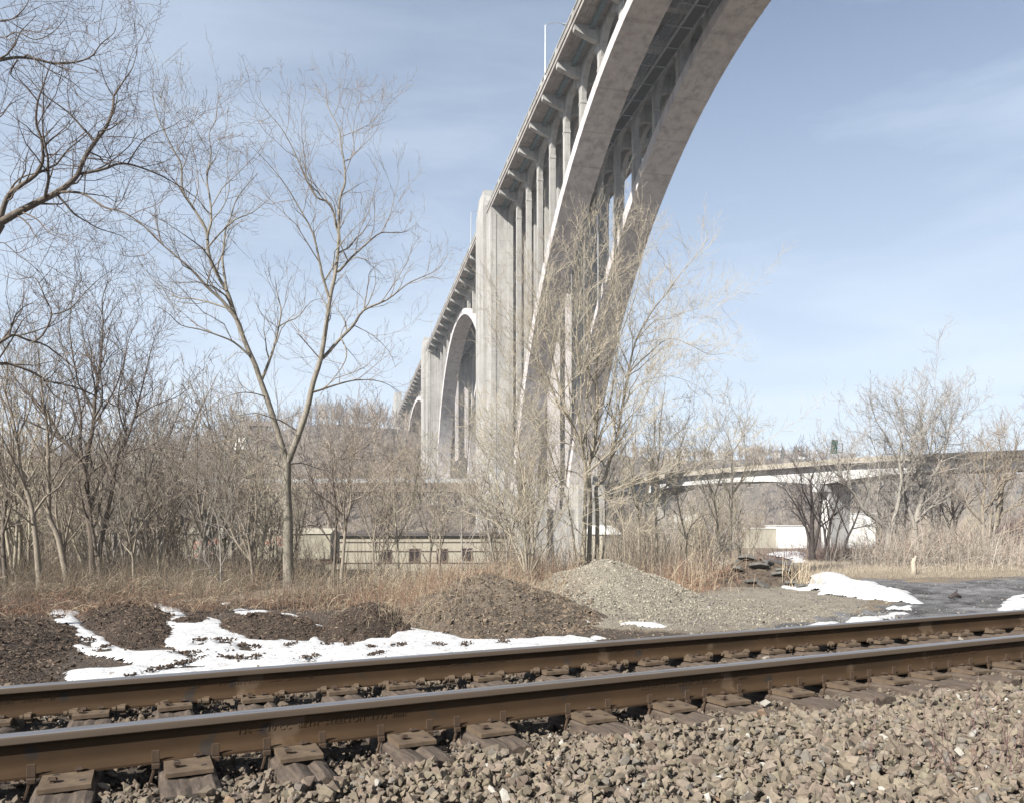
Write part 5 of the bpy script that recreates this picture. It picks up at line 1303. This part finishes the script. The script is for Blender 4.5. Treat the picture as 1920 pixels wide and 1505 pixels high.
stems(15, 24, [([(12, 1110), (5, 1000), (12, 930), (0, 870), (-15, 800), (-5, 720)], .08, .006, 0, .4), ([(5, 1000), (22, 940), (20, 880), (30, 830)], .04, .005, 0, .4)], 'bark_dark', 'dark stem half cut by the left edge of the photo')
stems(16, 25, [([(300, 1100), (296, 1020), (292, 960), (275, 920), (272, 860), (262, 800)], .055, .005, 0, .3), ([(296, 1020), (312, 960), (330, 900), (322, 850)], .035, .005, 0, -.4)], 'bark_mid', 'small tree in the gap right of the left thicket, before the boxcar')
stems(17, 23, [([(252, 1100), (250, 1040), (262, 990), (290, 950), (300, 930)], .05, .006, 0, .3), ([(250, 1050), (240, 1000), (225, 950), (230, 890)], .035, .005, 0, -.4)], 'bark_mid', 'short crooked tree between the slender leaning tree and the boxcar')
stems(18, 23.5, [([(476, 1095), (470, 1040), (462, 1000), (440, 950), (420, 900), (395, 870), (380, 850)], .055, .005, 0, -.5), ([(470, 1040), (480, 980), (478, 900), (470, 850), (450, 820)], .045, .005, 0, .3), ([(470, 1050), (440, 1010), (425, 960), (418, 900), (400, 850)], .04, .005, .2, .4), ([(474, 1060), (450, 990), (445, 930), (430, 870), (436, 820)], .035, .005, 0, .6)], 'bark_mid', 'bushy many-branched small tree left of the forked tree trunk')
stems(19, 24, [([(640, 1085), (642, 1059), (649, 982), (658, 939), (657, 879), (662, 820), (668, 780)], .06, .005, 0, .3), ([(657, 939), (690, 925), (715, 905), (750, 880)], .028, .005, 0, .5), ([(649, 982), (635, 930), (627, 870), (624, 830)], .04, .005, 0, -.3)], 'bark_mid', 'dark stemmed small tree right of the forked tree, the right one of a pair')
stems(20, 24.5, [([(624, 1085), (628, 1040), (630, 985), (627, 927), (624, 867), (645, 860), (665, 850), (690, 834), (705, 810)], .055, .005, 0, -.3), ([(630, 985), (610, 960), (590, 910), (575, 880), (566, 858)], .04, .005, 0, -.5), ([(632, 1035), (600, 990), (570, 985), (548, 1000)], .03, .005, 0, .4)], 'bark_dark', 'crooked dark small tree right of the forked tree, the left one of a pair')
stems(21, 22, [([(416, 1130), (414, 1060), (412, 1010), (408, 975), (398, 950)], .035, .008, 0, 0), ([(412, 1010), (420, 985), (428, 950)], .014, .004, 0, .2)], 'bark_grey', 'thin pale grey sapling with a small fork, standing left of the forked tree', maxlev=2)
stems(22, 26, [([(866, 1075), (866, 1000), (867, 930), (868, 905)], .028, .018, 0, 0), ([(868, 925), (860, 915), (853, 905), (846, 880)], .016, .004, 0, .1), ([(868, 925), (878, 915), (886, 903), (890, 870)], .016, .004, 0, -.1)], 'bark_grey', 'thin white sapling topped with a Y fork in front of the first bridge pier', maxlev=2)
stems(23, 27, [([(748, 1085), (745, 1010), (740, 960), (738, 900), (745, 850)], .045, .005, 0, .2), ([(745, 1010), (770, 960), (780, 900), (785, 850)], .03, .005, 0, .3)], 'bark_tan', 'pale thin tree in front of the tan building, below the second pier')
stems(24, 27, [([(806, 1085), (808, 1020), (815, 960), (812, 920), (820, 880)], .04, .005, 0, .2), ([(808, 1020), (795, 970), (785, 930), (780, 900)], .028, .005, 0, .3)], 'bark_tan', 'pale thin tree in front of the tan building, beside the first bridge pier')
stems(25, 29, [([(702, 1085), (700, 1020), (706, 970), (700, 920), (712, 880)], .045, .005, 0, .2), ([(700, 1020), (685, 980), (680, 940), (672, 900)], .03, .005, 0, .3)], 'bark_mid', 'thin brown tree left of the first visible window of the tan building')
# right of the clump
stems(30, 28, [([(1232, 1060), (1230, 940), (1232, 884), (1237, 837), (1237, 800), (1245, 740), (1250, 690)], .06, .005, 0, .3), ([(1230, 940), (1255, 900), (1270, 850), (1290, 800)], .04, .005, 0, .4)], 'bark_tan', 'upright tan tree just right of the large clump, second of three stems')
stems(31, 29, [([(1200, 1060), (1196, 963), (1187, 903), (1190, 840), (1195, 780), (1205, 730)], .06, .005, 0, .3), ([(1196, 963), (1215, 920), (1222, 870), (1228, 820)], .035, .005, 0, .4)], 'bark_tan', 'tan tree closest to the right side of the large clump')
stems(32, 30, [([(1368, 1050), (1370, 1000), (1372, 950), (1374, 922), (1372, 875), (1374, 847), (1363, 815), (1350, 790)], .06, .005, 0, .3), ([(1374, 925), (1392, 895), (1400, 860), (1395, 820), (1400, 785)], .04, .005, 0, .3), ([(1374, 847), (1395, 815), (1410, 800)], .02, .004, 0, .3)], 'bark_tan', 'slender pale tree with a forked top standing under the left end of the ramp')
stems(33, 30, [([(1350, 1050), (1348, 1006), (1339, 931), (1329, 905), (1322, 870), (1330, 830), (1320, 800)], .045, .005, 0, -.3), ([(1339, 931), (1352, 890), (1362, 850), (1358, 815)], .028, .004, 0, .3)], 'bark_tan', 'thin tree immediately left of the slender fork-topped tree')
stems(34, 29, [([(1285, 1060), (1290, 1000), (1305, 975), (1320, 965), (1340, 963)], .045, .006, 0, .3), ([(1287, 1010), (1275, 960), (1268, 910), (1275, 860), (1265, 820)], .04, .005, 0, .3), ([(1290, 1020), (1310, 1030), (1322, 1050)], .02, .005, 0, .2)], 'bark_tan', 'arching shrub of tan stems halfway between the clump and the fork-topped tree', 'bare_shrub', cat='shrub')
stems(35, 31, [([(1172, 1060), (1170, 1000), (1165, 950), (1172, 900), (1170, 850)], .045, .005, 0, .3)], 'bark_tan', 'small pale stem directly behind the right side of the large clump')
# the right hand group
YR = 46
stems(40, YR, [([(1523, 1048), (1522, 1000), (1523, 946), (1520, 901), (1530, 875), (1527, 860)], .20, .01, 0, .4), ([(1522, 1030), (1512, 990), (1500, 960), (1485, 935), (1470, 915), (1455, 907)], .10, .008, 0, -.5), ([(1526, 1030), (1537, 980), (1540, 935), (1546, 910), (1550, 890)], .12, .008, 0, .6), ([(1520, 990), (1505, 960), (1500, 920), (1480, 890)], .07, .008, 0, .8)], 'bark_black', 'dark multi-stemmed tree, leftmost of the right-hand group, beside the snow patch', lsc=1.5, gaps=(.40, .25, .17), twig=.0055, cut=.035)
stems(41, YR, [([(1552, 1048), (1553, 1010), (1558, 975), (1568, 946), (1573, 915), (1578, 885)], .14, .009, 0, .4), ([(1550, 1040), (1545, 990), (1535, 960), (1540, 910)], .09, .008, 0, -.4), ([(1578, 1045), (1588, 1010), (1600, 985), (1612, 950), (1618, 900)], .10, .008, 0, .5), ([(1565, 1045), (1570, 1000), (1578, 970), (1580, 940)], .07, .008, 0, -.5)], 'bark_black', 'cluster of dark leaning stems in front of the white ramp pier', lsc=1.4, gaps=(.40, .25, .17), twig=.0055, cut=.035)
stems(42, 42, [([(1662, 1062), (1664, 1030), (1665, 994), (1640, 970), (1623, 959), (1605, 930), (1591, 914), (1575, 895), (1560, 880), (1548, 868)], .22, .01, 0, -1), ([(1664, 1010), (1680, 960), (1690, 900), (1685, 850), (1695, 800), (1690, 760)], .14, .009, 0, .6), ([(1655, 990), (1645, 940), (1650, 890), (1640, 840), (1620, 800)], .09, .008, 0, .6), ([(1591, 914), (1590, 870), (1600, 830)], .05, .006, -.6, .3)], 'bark_grey', 'large pale tree with a long limb leaning left, in the right-hand group', lsc=1.5, gaps=(.30, .20, .14), twig=.0058, cut=.035)
stems(43, 43, [([(1713, 1060), (1714, 1020), (1716, 978), (1729, 927), (1722, 880), (1730, 830), (1725, 780), (1715, 745)], .22, .01, 0, .6), ([(1716, 990), (1700, 940), (1690, 900), (1695, 850), (1680, 800), (1665, 770)], .13, .009, 0, -.6), ([(1729, 927), (1750, 890), (1770, 850), (1780, 800), (1790, 770)], .11, .008, .2, .6), ([(1716, 978), (1745, 950), (1775, 930), (1800, 915)], .08, .008, 0, .6), ([(1725, 900), (1745, 840), (1750, 790), (1760, 750)], .07, .007, .3, -.8)], 'bark_grey', 'tallest pale rounded tree in the right-hand group', lsc=1.6, gaps=(.27, .18, .13), twig=.0058, cut=.035)
stems(44, 50, [([(1788, 1045), (1789, 1010), (1791, 978), (1785, 940), (1790, 900), (1800, 860)], .18, .01, 0, .4), ([(1789, 1010), (1775, 975), (1765, 950), (1760, 920)], .10, .008, 0, -.4), ([(1791, 980), (1805, 950), (1820, 915), (1830, 880)], .09, .008, 0, .5)], 'bark_black', 'dark trunked tree between the tallest pale tree and the leaning right-edge tree', lsc=1.5, gaps=(.40, .25, .17), twig=.0055, cut=.035)
stems(45, 40, [([(1846, 1058), (1844, 1035), (1848, 1017), (1868, 985), (1880, 960), (1913, 945), (1940, 930)], .24, .012, 0, .6), ([(1846, 1020), (1843, 990), (1842, 950), (1848, 900), (1845, 860), (1860, 820)], .12, .009, 0, .5), ([(1868, 985), (1875, 930), (1890, 880), (1905, 840), (1912, 810)], .12, .009, .2, -.6), ([(1855, 1005), (1860, 950), (1870, 890), (1865, 850)], .08, .008, 0, -.6), ([(1843, 980), (1815, 950), (1800, 930), (1785, 915)], .06, .007, 0, -.5)], 'bark_mid', 'stout leaning tree at the right edge in front of the dark bank', lsc=1.4, gaps=(.34, .22, .15), twig=.0055, cut=.035)
stems(46, 52, [([(1752, 1040), (1758, 1000), (1762, 960), (1765, 900), (1760, 850)], .12, .009, 0, .3), ([(1758, 1000), (1745, 970), (1738, 930)], .06, .007, 0, .3)], 'bark_black', 'thin dark trunk just right of the tallest pale tree', lsc=1.4, gaps=(.40, .25, .17), twig=.0055, cut=.035)
stems(47, 44, [([(1632, 1060), (1640, 1030), (1650, 1010), (1640, 985)], .10, .02, 0, .3), ([(1690, 1060), (1680, 1020), (1675, 980), (1668, 940), (1672, 900)], .10, .009, 0, .3), ([(1700, 1060), (1705, 1020), (1696, 985), (1702, 940), (1710, 890)], .10, .009, 0, .5), ([(1740, 1060), (1738, 1020), (1748, 985), (1745, 930)], .08, .009, 0, .5)], 'bark_grey', 'tangle of pale vine-hung stems between the two large pale trees', lsc=1.5, gaps=(.28, .20, .14), twig=.0055, cut=.035, up=.05)

# broken stump
x, y, z = P(1713, 1080, 30); z = float(gz(np.array([x]), np.array([y]))[0])
st_ = MB(); st_.tube([(0, 0, -.1), (.01, 0, .25), (0, .02, .5), (.03, .0, .66)], [.125, .10, .095, .07], 9); st_.tube([(.03, 0, .6), (.10, .02, .72), (.17, .02, .66)], [.05, .045, .012], 6)
o = st_.build('tree_stump', MT['pale_wood'], smooth=True, loc=(x, y, z)); tag(o, 'short pale broken stump in the dry grass before the right-hand trees', 'stump')
lg = MB(); lg.tube([(-1.6, 0, .08), (-.6, .2, .12), (.6, .1, .10), (2.0, .3, .10)], [.05, .07, .06, .03], 7); lg.tube([(-.6, .2, .1), (.4, -.3, .16), (1.3, -.4, .05)], [.05, .04, .02], 6)
x, y, z = P(1800, 1062, 37.5); o = lg.build('fallen_log', MT['bark_mid'], smooth=True, loc=(x, y, float(gz(np.array([x]), np.array([y]))[0]))); tag(o, 'fallen branches lying in the grass left of the leaning right-edge tree', 'log')
lg = MB(); lg.tube([(-.12, 0, .03), (.05, .05, .12), (.18, .02, .05)], [.05, .07, .03], 7); lg.tube([(.05, .05, .1), (.12, .1, .24)], [.03, .015], 6)
x, y = PG(1790, 1122); o = lg.build('dark_log', MT['bark_black'], smooth=True, loc=(x, y, 0)); tag(o, 'small dark chunk of wood lying in the muddy road', 'wood chunk')

# ---- prototypes for the woods, individually placed
def proto_tree(seed, h, nst, bk, lean=.12, up=.3, gaps=(.55, .38, .30), twig=.0075):
    T = Tree(seed, up=up, spread=(22, 50), gaps=gaps, twig=twig, maxlev=3); R = T.r
    for k in range(nst):
        a = R.uniform(0, 6.28); hh = h*R.uniform(.75, 1); r0 = hh*.011*(1 if nst > 1 else 1.25); p = np.array((math.cos(a)*.15*(nst > 1), math.sin(a)*.15*(nst > 1), -.3)); d = np.array((math.cos(a)*lean*(1+(nst > 1)), math.sin(a)*lean*(1+(nst > 1)), 1)); q = [p]
        for j in range(8):
            d = d+np.array((R.gauss(0, .08), R.gauss(0, .08), .06)); d /= np.linalg.norm(d); q.append(q[-1]+d*(hh+.3)/8)
        T.limb(q, r0, .01, u0=.25, lsc=1.0)
        for b in range(R.randint(2, 4)):
            i = R.randint(2, 5); d2 = q[i+1]-q[i]; d2 = d2/np.linalg.norm(d2); a2 = R.uniform(0, 6.28); d2 = d2+np.array((math.cos(a2), math.sin(a2), .1))*.7; s2 = [q[i]]
            for j in range(5):
                d2 = d2/np.linalg.norm(d2)+np.array((R.gauss(0, .1), R.gauss(0, .1), .16)); d2 /= np.linalg.norm(d2); s2.append(s2[-1]+d2*hh*.5/5)
            T.limb(s2, r0*.55, .008, u0=.15, lsc=.9)
    return T
WOODG = 'bare trees of the wood behind the track'
# (px at base, distance, height, labelling) : each one placed in the valley between the track and the bridge
PR = []
for i, (h, nst, bk) in enumerate(((8, 1, 'bark_mid'), (7, 3, 'bark_mid'), (9, 2, 'bark_tan'), (6, 3, 'bark_tan'), (8.5, 2, 'bark_tan'), (5.5, 4, 'bark_mid'), (7.5, 1, 'bark_tan'), (9, 3, 'bark_grey'))):
    T = proto_tree(200+i, h, nst, bk); r_ = T.build('bare_tree', bk, None, loc=(0, 0, 0), cut=.03); PR.append(r_)
rw_ = random.Random(42); used = set(); plc = []
for k in range(125):
    px = rw_.uniform(-60, 1340) if k % 6 else rw_.uniform(1150, 1400); Y = rw_.uniform(30, 58) if k < 80 else rw_.uniform(66, 140)
    if px > 1130: Y = rw_.uniform(75, 130)
    if 600 < px < 930 and Y < 62 and rw_.random() < .8: continue
    x = (px-960)/F*Y
    if abs((x*math.cos(BR)+y*0)-0) < 0: continue
    plc.append((px, Y))
for k in range(34): plc.append((rw_.uniform(-80, 340), rw_.uniform(27, 44)))
for k in range(10): plc.append((rw_.uniform(300, 620) if k % 3 else rw_.uniform(900, 1000), rw_.uniform(28, 46)))
for k in range(16): plc.append((rw_.uniform(1760, 2000), rw_.uniform(58, 90)))
for k in range(6): plc.append((rw_.uniform(1640, 1760), rw_.uniform(70, 125)))
for k in range(20): plc.append((rw_.uniform(1150, 1420), rw_.uniform(31, 48)))
for i, (px, Y) in enumerate(plc):
    pr = PR[i % 8]; x = (px-960)/F*Y
    if i < 8: o = pr
    else:
        o = pr.copy(); COL.objects.link(o)
        for ch in list(pr.children): c = ch.copy(); COL.objects.link(c); c.parent = o
    sc = rw_.uniform(.6, 1.0)
    if px > 1400: sc *= .62
    if px > 1140 and Y < 50: sc *= .62
    o.location = (x, Y, float(gz(np.array([x]), np.array([Y]))[0])); o.rotation_euler.z = rw_.uniform(0, 6.28); o.scale = (sc, sc, sc*rw_.uniform(.9, 1.1))
    tag(o, 'thin bare tree among many alike in the tangled wood before the bridge', 'tree', WOODG)

# ---- far wooded hills: one mass
def hill_woods():
    r = np.random.default_rng(12)
    protos = []
    for s in range(7):
        T = Tree(700+s, up=.35, spread=(20, 45), gaps=(1.1, .9, 1), twig=.035, maxlev=2, lens=(.9, .8, .5)); R = T.r; h = 9
        for k in range(R.choice((1, 1, 2))):
            d = np.array((R.gauss(0, .1), R.gauss(0, .1), 1)); q = [np.array((0., 0, -.5))]
            for j in range(4): d = d+np.array((R.gauss(0, .12), R.gauss(0, .12), .1)); d /= np.linalg.norm(d); q.append(q[-1]+d*h/4)
            T.maxlev = 2; T.limb(q, .17, .05, level=0, u0=.18, lsc=1.3)
        for mn in (.055, .12): protos.append(tubes([(np.array(p), np.maximum(np.array(q_), mn)) for p, q_, l in T.L], 3))
    n = 3800; px = r.uniform(-150, 1960, n); ur = r.random(n); Yr = 400+230*sstep(900, 1250, px)
    Y = Yr*(.50+.56*ur); k = px > 1150; Y[k] = (Yr*(.45+.6*ur))[k]
    x = (px-960)/F*Y; z = gz(x, Y)
    k = ~((px > 1990))
    sc = r.uniform(.55, 1.15, n)*np.where(px > 1150, 1.05, 1); sc = np.where((px > 560) & (px < 800), sc*1.25, sc)
    VV = []; FF = []; CC = []; base = 0; pid = r.integers(0, 7, n)*2+(Y > 430); rot = r.uniform(0, 6.28, n)
    for i, (V, Fc) in enumerate(protos):
        ix = np.nonzero((pid == i) & k)[0]; c, s = np.cos(rot[ix])[:, None], np.sin(rot[ix])[:, None]
        vx = V[None, :, 0]*c-V[None, :, 1]*s; vy = V[None, :, 0]*s+V[None, :, 1]*c
        v = np.stack([vx*sc[ix][:, None]+x[ix][:, None], vy*sc[ix][:, None]+Y[ix][:, None], V[None, :, 2]*sc[ix][:, None]+z[ix][:, None]], 2)
        VV.append(v.reshape(-1, 3)); FF.append((Fc[None]+(base+np.arange(len(ix))*len(V))[:, None, None]).reshape(-1, 4)); base += len(ix)*len(V)
        t = r.random((len(ix), 1)); tint = np.array((0.19, .15, .125))*(1-t)+np.array((0.36, .30, .24))*t; CC.append(np.repeat(tint, len(V), 0))
    print('hill trees faces', sum(len(f) for f in FF))
    o = meshobj('hillside_woods', np.concatenate(VV), np.concatenate(FF), MT['chips'], cols=np.concatenate(CC))
    tag(o, 'far leafless woods covering the hills behind the bridge', 'woods', kind='stuff')
hill_woods()
# a few conifers on the right skyline
def conifer(px, py, Y, h, lab):
    r = random.Random(px); x, _, z = P(px, py, Y); t = empty('conifer', (x, Y, z)); m = MB(); m.tube([(0, 0, -2), (0, 0, h)], [.25, .05], 6); m.build('trunk', MT['bark_black'], t)
    m = MB()
    for k in range(240):
        u = r.random()**.8; zz = h*(.1+.9*u); R = (1-u)*h*.26*r.uniform(.5, 1.1)+.1; a = r.uniform(0, 6.28); c, s = math.cos(a), math.sin(a); w = .35
        m.add([(0, 0, zz+.3), (c*R-s*w, s*R+c*w, zz-.5), (c*R*1.1, s*R*1.1, zz-.2), (c*R+s*w, s*R-c*w, zz-.6)], [(0, 1, 2), (0, 2, 3), (0, 3, 1), (1, 3, 2)])
    m.build('crown', MT['conifer'], t); tag(t, lab, 'conifer', 'conifers on the right skyline')
mat('conifer', (0.05, .065, .055), .9)
for a in ((1443, 855, 640, 9, 'leftmost dark conifer on the right skyline beside the pale houses'), (1467, 862, 640, 12, 'tallest dark conifer on the right skyline'), (1490, 858, 640, 10, 'rightmost dark conifer on the skyline left of the green sign')): conifer(*a)

# ================================================================== undergrowth
def stalks(name, n, fx, cols_, label, cat, hr, bend=.6, seg=4, w=.004, seed=1, arch=0.0, tint=None, mt='chips'):
    r = np.random.default_rng(seed); x, y = fx(r, n); n = len(x); z = surf(x, y)-.02
    h = r.uniform(*hr, n)*(.6+.6*r.random(n)); a = r.uniform(0, 6.28, n); lean = np.abs(r.normal(0, bend, n)); ww = w*r.uniform(.7, 1.5, n)*np.clip(y/18, .7, 3)
    pts = []; px_ = x.copy(); py_ = y.copy(); pz = z.copy(); ang = lean*.25
    for j in range(seg+1):
        pts.append(np.stack([px_, py_, pz], 1)); ang = ang+lean/seg*(1+arch*j); st = h/seg
        px_ = px_+np.cos(a)*np.sin(ang)*st+r.normal(0, .02, n)*h; py_ = py_+np.sin(a)*np.sin(ang)*st+r.normal(0, .02, n)*h; pz = pz+np.cos(ang)*st
    Pm = np.stack(pts, 1); R = ww[:, None]*np.linspace(1, .35, seg+1)[None]
    T_ = np.gradient(Pm, axis=1); T_ /= np.linalg.norm(T_, axis=2)[:, :, None]+1e-9; A = np.cross(T_, np.array((.4, .9, .1))); A /= np.linalg.norm(A, axis=2)[:, :, None]+1e-9; B = np.cross(T_, A)
    an_ = np.arange(3)*2.094
    V = Pm[:, :, None]+R[:, :, None, None]*(A[:, :, None]*np.cos(an_)[None, None, :, None]+B[:, :, None]*np.sin(an_)[None, None, :, None])
    i = np.arange(seg)[:, None]*3; k = np.arange(3)[None]; q = np.stack([i+k, i+(k+1) % 3, i+3+(k+1) % 3, i+3+k], 2).reshape(-1, 4)
    Fc = (q[None]+(np.arange(n)*(seg+1)*3)[:, None, None]).reshape(-1, 4)
    c = np.array(cols_)[r.integers(0, len(cols_), n)]*r.uniform(.6, 1.35, (n, 1))
    o = meshobj(name, V.reshape(-1, 3), Fc, MT[mt], cols=np.clip(np.repeat(c, (seg+1)*3, 0), .01, 1)); tag(o, label, cat, kind='stuff'); return o
TAN = [(0.47, .39, .28), (0.39, .31, .22), (0.55, .47, .35)]; RED = [(0.30, .175, .12), (0.24, .135, .095), (0.36, .25, .17)]; BRN = [(0.21, .172, .14), (0.28, .235, .19), (0.16, .125, .105)]
def band(px0, px1, y0, y1, jit=0):
    def f(r, n):
        px = r.uniform(px0, px1, n); Y = y0+(y1-y0)*r.random(n)**1.2; return (px-960)/F*Y, Y
    return f
def patchy(px0, px1, y0, y1):
    g = band(px0, px1, y0, y1)
    def f(r, n):
        x, y = g(r, n*3); pq = 960+F*x/y; k = np.nonzero((fbm(x, y, .55, 3, 888) > .05-.25*r.random(len(x))) & ~((pq > 590) & (pq < 930) & (y > 22.5) & (r.random(len(x)) < .8)))[0][:n]; return x[k], y[k]
    return f
stalks('dry_grass', 17000, patchy(-60, 1060, 20.3, 32), TAN+BRN[:2], 'tall dry tan grass and stalks along the edge of the wood', 'dry grass', (.15, 1.0), .8, seed=2)
stalks('tall_weeds', 6500, patchy(-60, 1340, 23, 46), BRN+TAN[:1], 'upright thin brown weeds and whips under the trees', 'weeds', (.4, 2.2), .42, seed=3, w=.005)
stalks('far_scrub', 9000, band(-60, 1300, 64, 120), BRN+TAN[:2], 'grey-brown scrub filling the valley floor before the bridge', 'scrub', (1.5, 4.0), .4, seed=4, w=.006)
def around(spots):
    def f(r, n):
        k = r.integers(0, len(spots), n); s = np.array(spots)[k]; return s[:, 0]+r.normal(0, 1, n)*s[:, 2], s[:, 1]+r.normal(0, 1, n)*s[:, 3]
    return f
stalks('red_brambles', 7500, around([(-3.0, 18.6, .7, .7), (-2.2, 18.2, .6, .8), (-.9, 20.5, .9, .7), (-8.4, 17.5, 1.6, .6), (-10.5, 17, 1, .8), (-4.8, 18.3, 1.2, .4), (4.9, 23.5, .7, .8), (5.6, 25, .8, .8), (5.2, 26.5, 1.0, 1), (.5, 21.8, .6, .5)]), RED+TAN[:1], 'reddish bramble tangles arching over the heaps', 'brambles', (.3, 1.05), 1.5, seed=6, arch=.45, w=.004)
stalks('matted_straw', 5200, around([(-6.5, 18.3, 2.4, .6), (-3.4, 18.3, 1.3, .8), (-1.4, 18.8, .9, .9), (-.5, 19.5, 1, .6), (-1.9, 15.5, .5, 1.0), (.2, 18.5, .7, .8)]), TAN+RED[:1]+BRN[:1], 'flattened straw and stalks on the dirt heap and behind the mulch', 'straw', (.15, .6), 1.5, seed=7, w=.003)
stalks('pale_grass', 15000, lambda r, n: (lambda px, Y: ((px-960)/F*Y, Y))(r.uniform(1490, 1960, n), r.uniform(31, 46, n)), [(0.33, .285, .225), (0.28, .235, .185), (0.38, .33, .27)], 'short pale dry grass between the road and the right-hand trees', 'dry grass', (.06, .30), .5, seed=8, w=.0045)
stalks('short_turf', 14000, lambda r, n: (lambda px, Y: ((px-960)/F*Y, Y))(r.uniform(1500, 1960, n), r.uniform(28.5, 34, n)), [(0.30, .262, .205), (0.26, .225, .175)], 'cropped winter turf along the far side of the dirt road', 'turf', (.05, .16), .6, seed=9, w=.003)
stalks('grey_thicket', 5200, around([(20.0, 35, 1.6, 1.5), (22.5, 38, 2.0, 1.5), (18.5, 36, 1.6, 1.5), (25.5, 40, 1.8, 1.4), (30, 41, 2.0, 2)]), [(0.34, .31, .27), (0.28, .25, .215), (0.32, .25, .20)], 'grey vine thicket at the foot of the right-hand trees', 'thicket', (.8, 2.6), 1.2, seed=10, arch=.3, w=.0045)
stalks('dark_brush', 5000, around([(38, 53, 3.5, 2.5), (33, 52, 2.5, 1.5), (44, 55, 3, 2), (28, 52, 3, 1.5), (22, 51, 3, 1)]), [(0.12, .085, .08), (0.16, .11, .10)], 'dark purple-brown brush on the bank at the right edge', 'brush', (.5, 1.6), .7, seed=11, w=.005)
stalks('road_edge_stalks', 90, around([(8.9, 23.6, .25, .25), (9.2, 24.5, .3, .3)]), TAN, 'stiff pale stalks beside the plowed snow', 'weeds', (.5, 1.0), .5, seed=12, w=.005)
stalks('foreground_brambles', 110, around([(2.15, 3.62, .22, .12), (2.45, 3.9, .2, .2), (1.9, 3.5, .2, .1)]), [(0.12, .07, .07)], 'thin bramble whips over the ballast in the bottom right corner', 'brambles', (.25, .6), 1.1, seed=13, w=.0035, arch=.3)

# ================================================================== air
hz = MB(); hz.box(-1750, 1900, -160, 2900, -40, 112)
hm = bpy.data.materials.new('haze'); hm.use_nodes = True; t_ = hm.node_tree; t_.nodes.clear()
vo = t_.nodes.new('ShaderNodeVolumePrincipled'); vo.inputs['Color'].default_value = (0.86, 0.92, 1.0, 1); vo.inputs['Density'].default_value = 0.0003
oo = t_.nodes.new('ShaderNodeOutputMaterial'); t_.links.new(vo.outputs[0], oo.inputs['Volume'])
h = hz.build('haze', hm); tag(h, 'thin pale haze in the valley air', 'haze', kind='stuff')
S.cycles.volume_step_rate = 10; S.cycles.volume_max_steps = 16
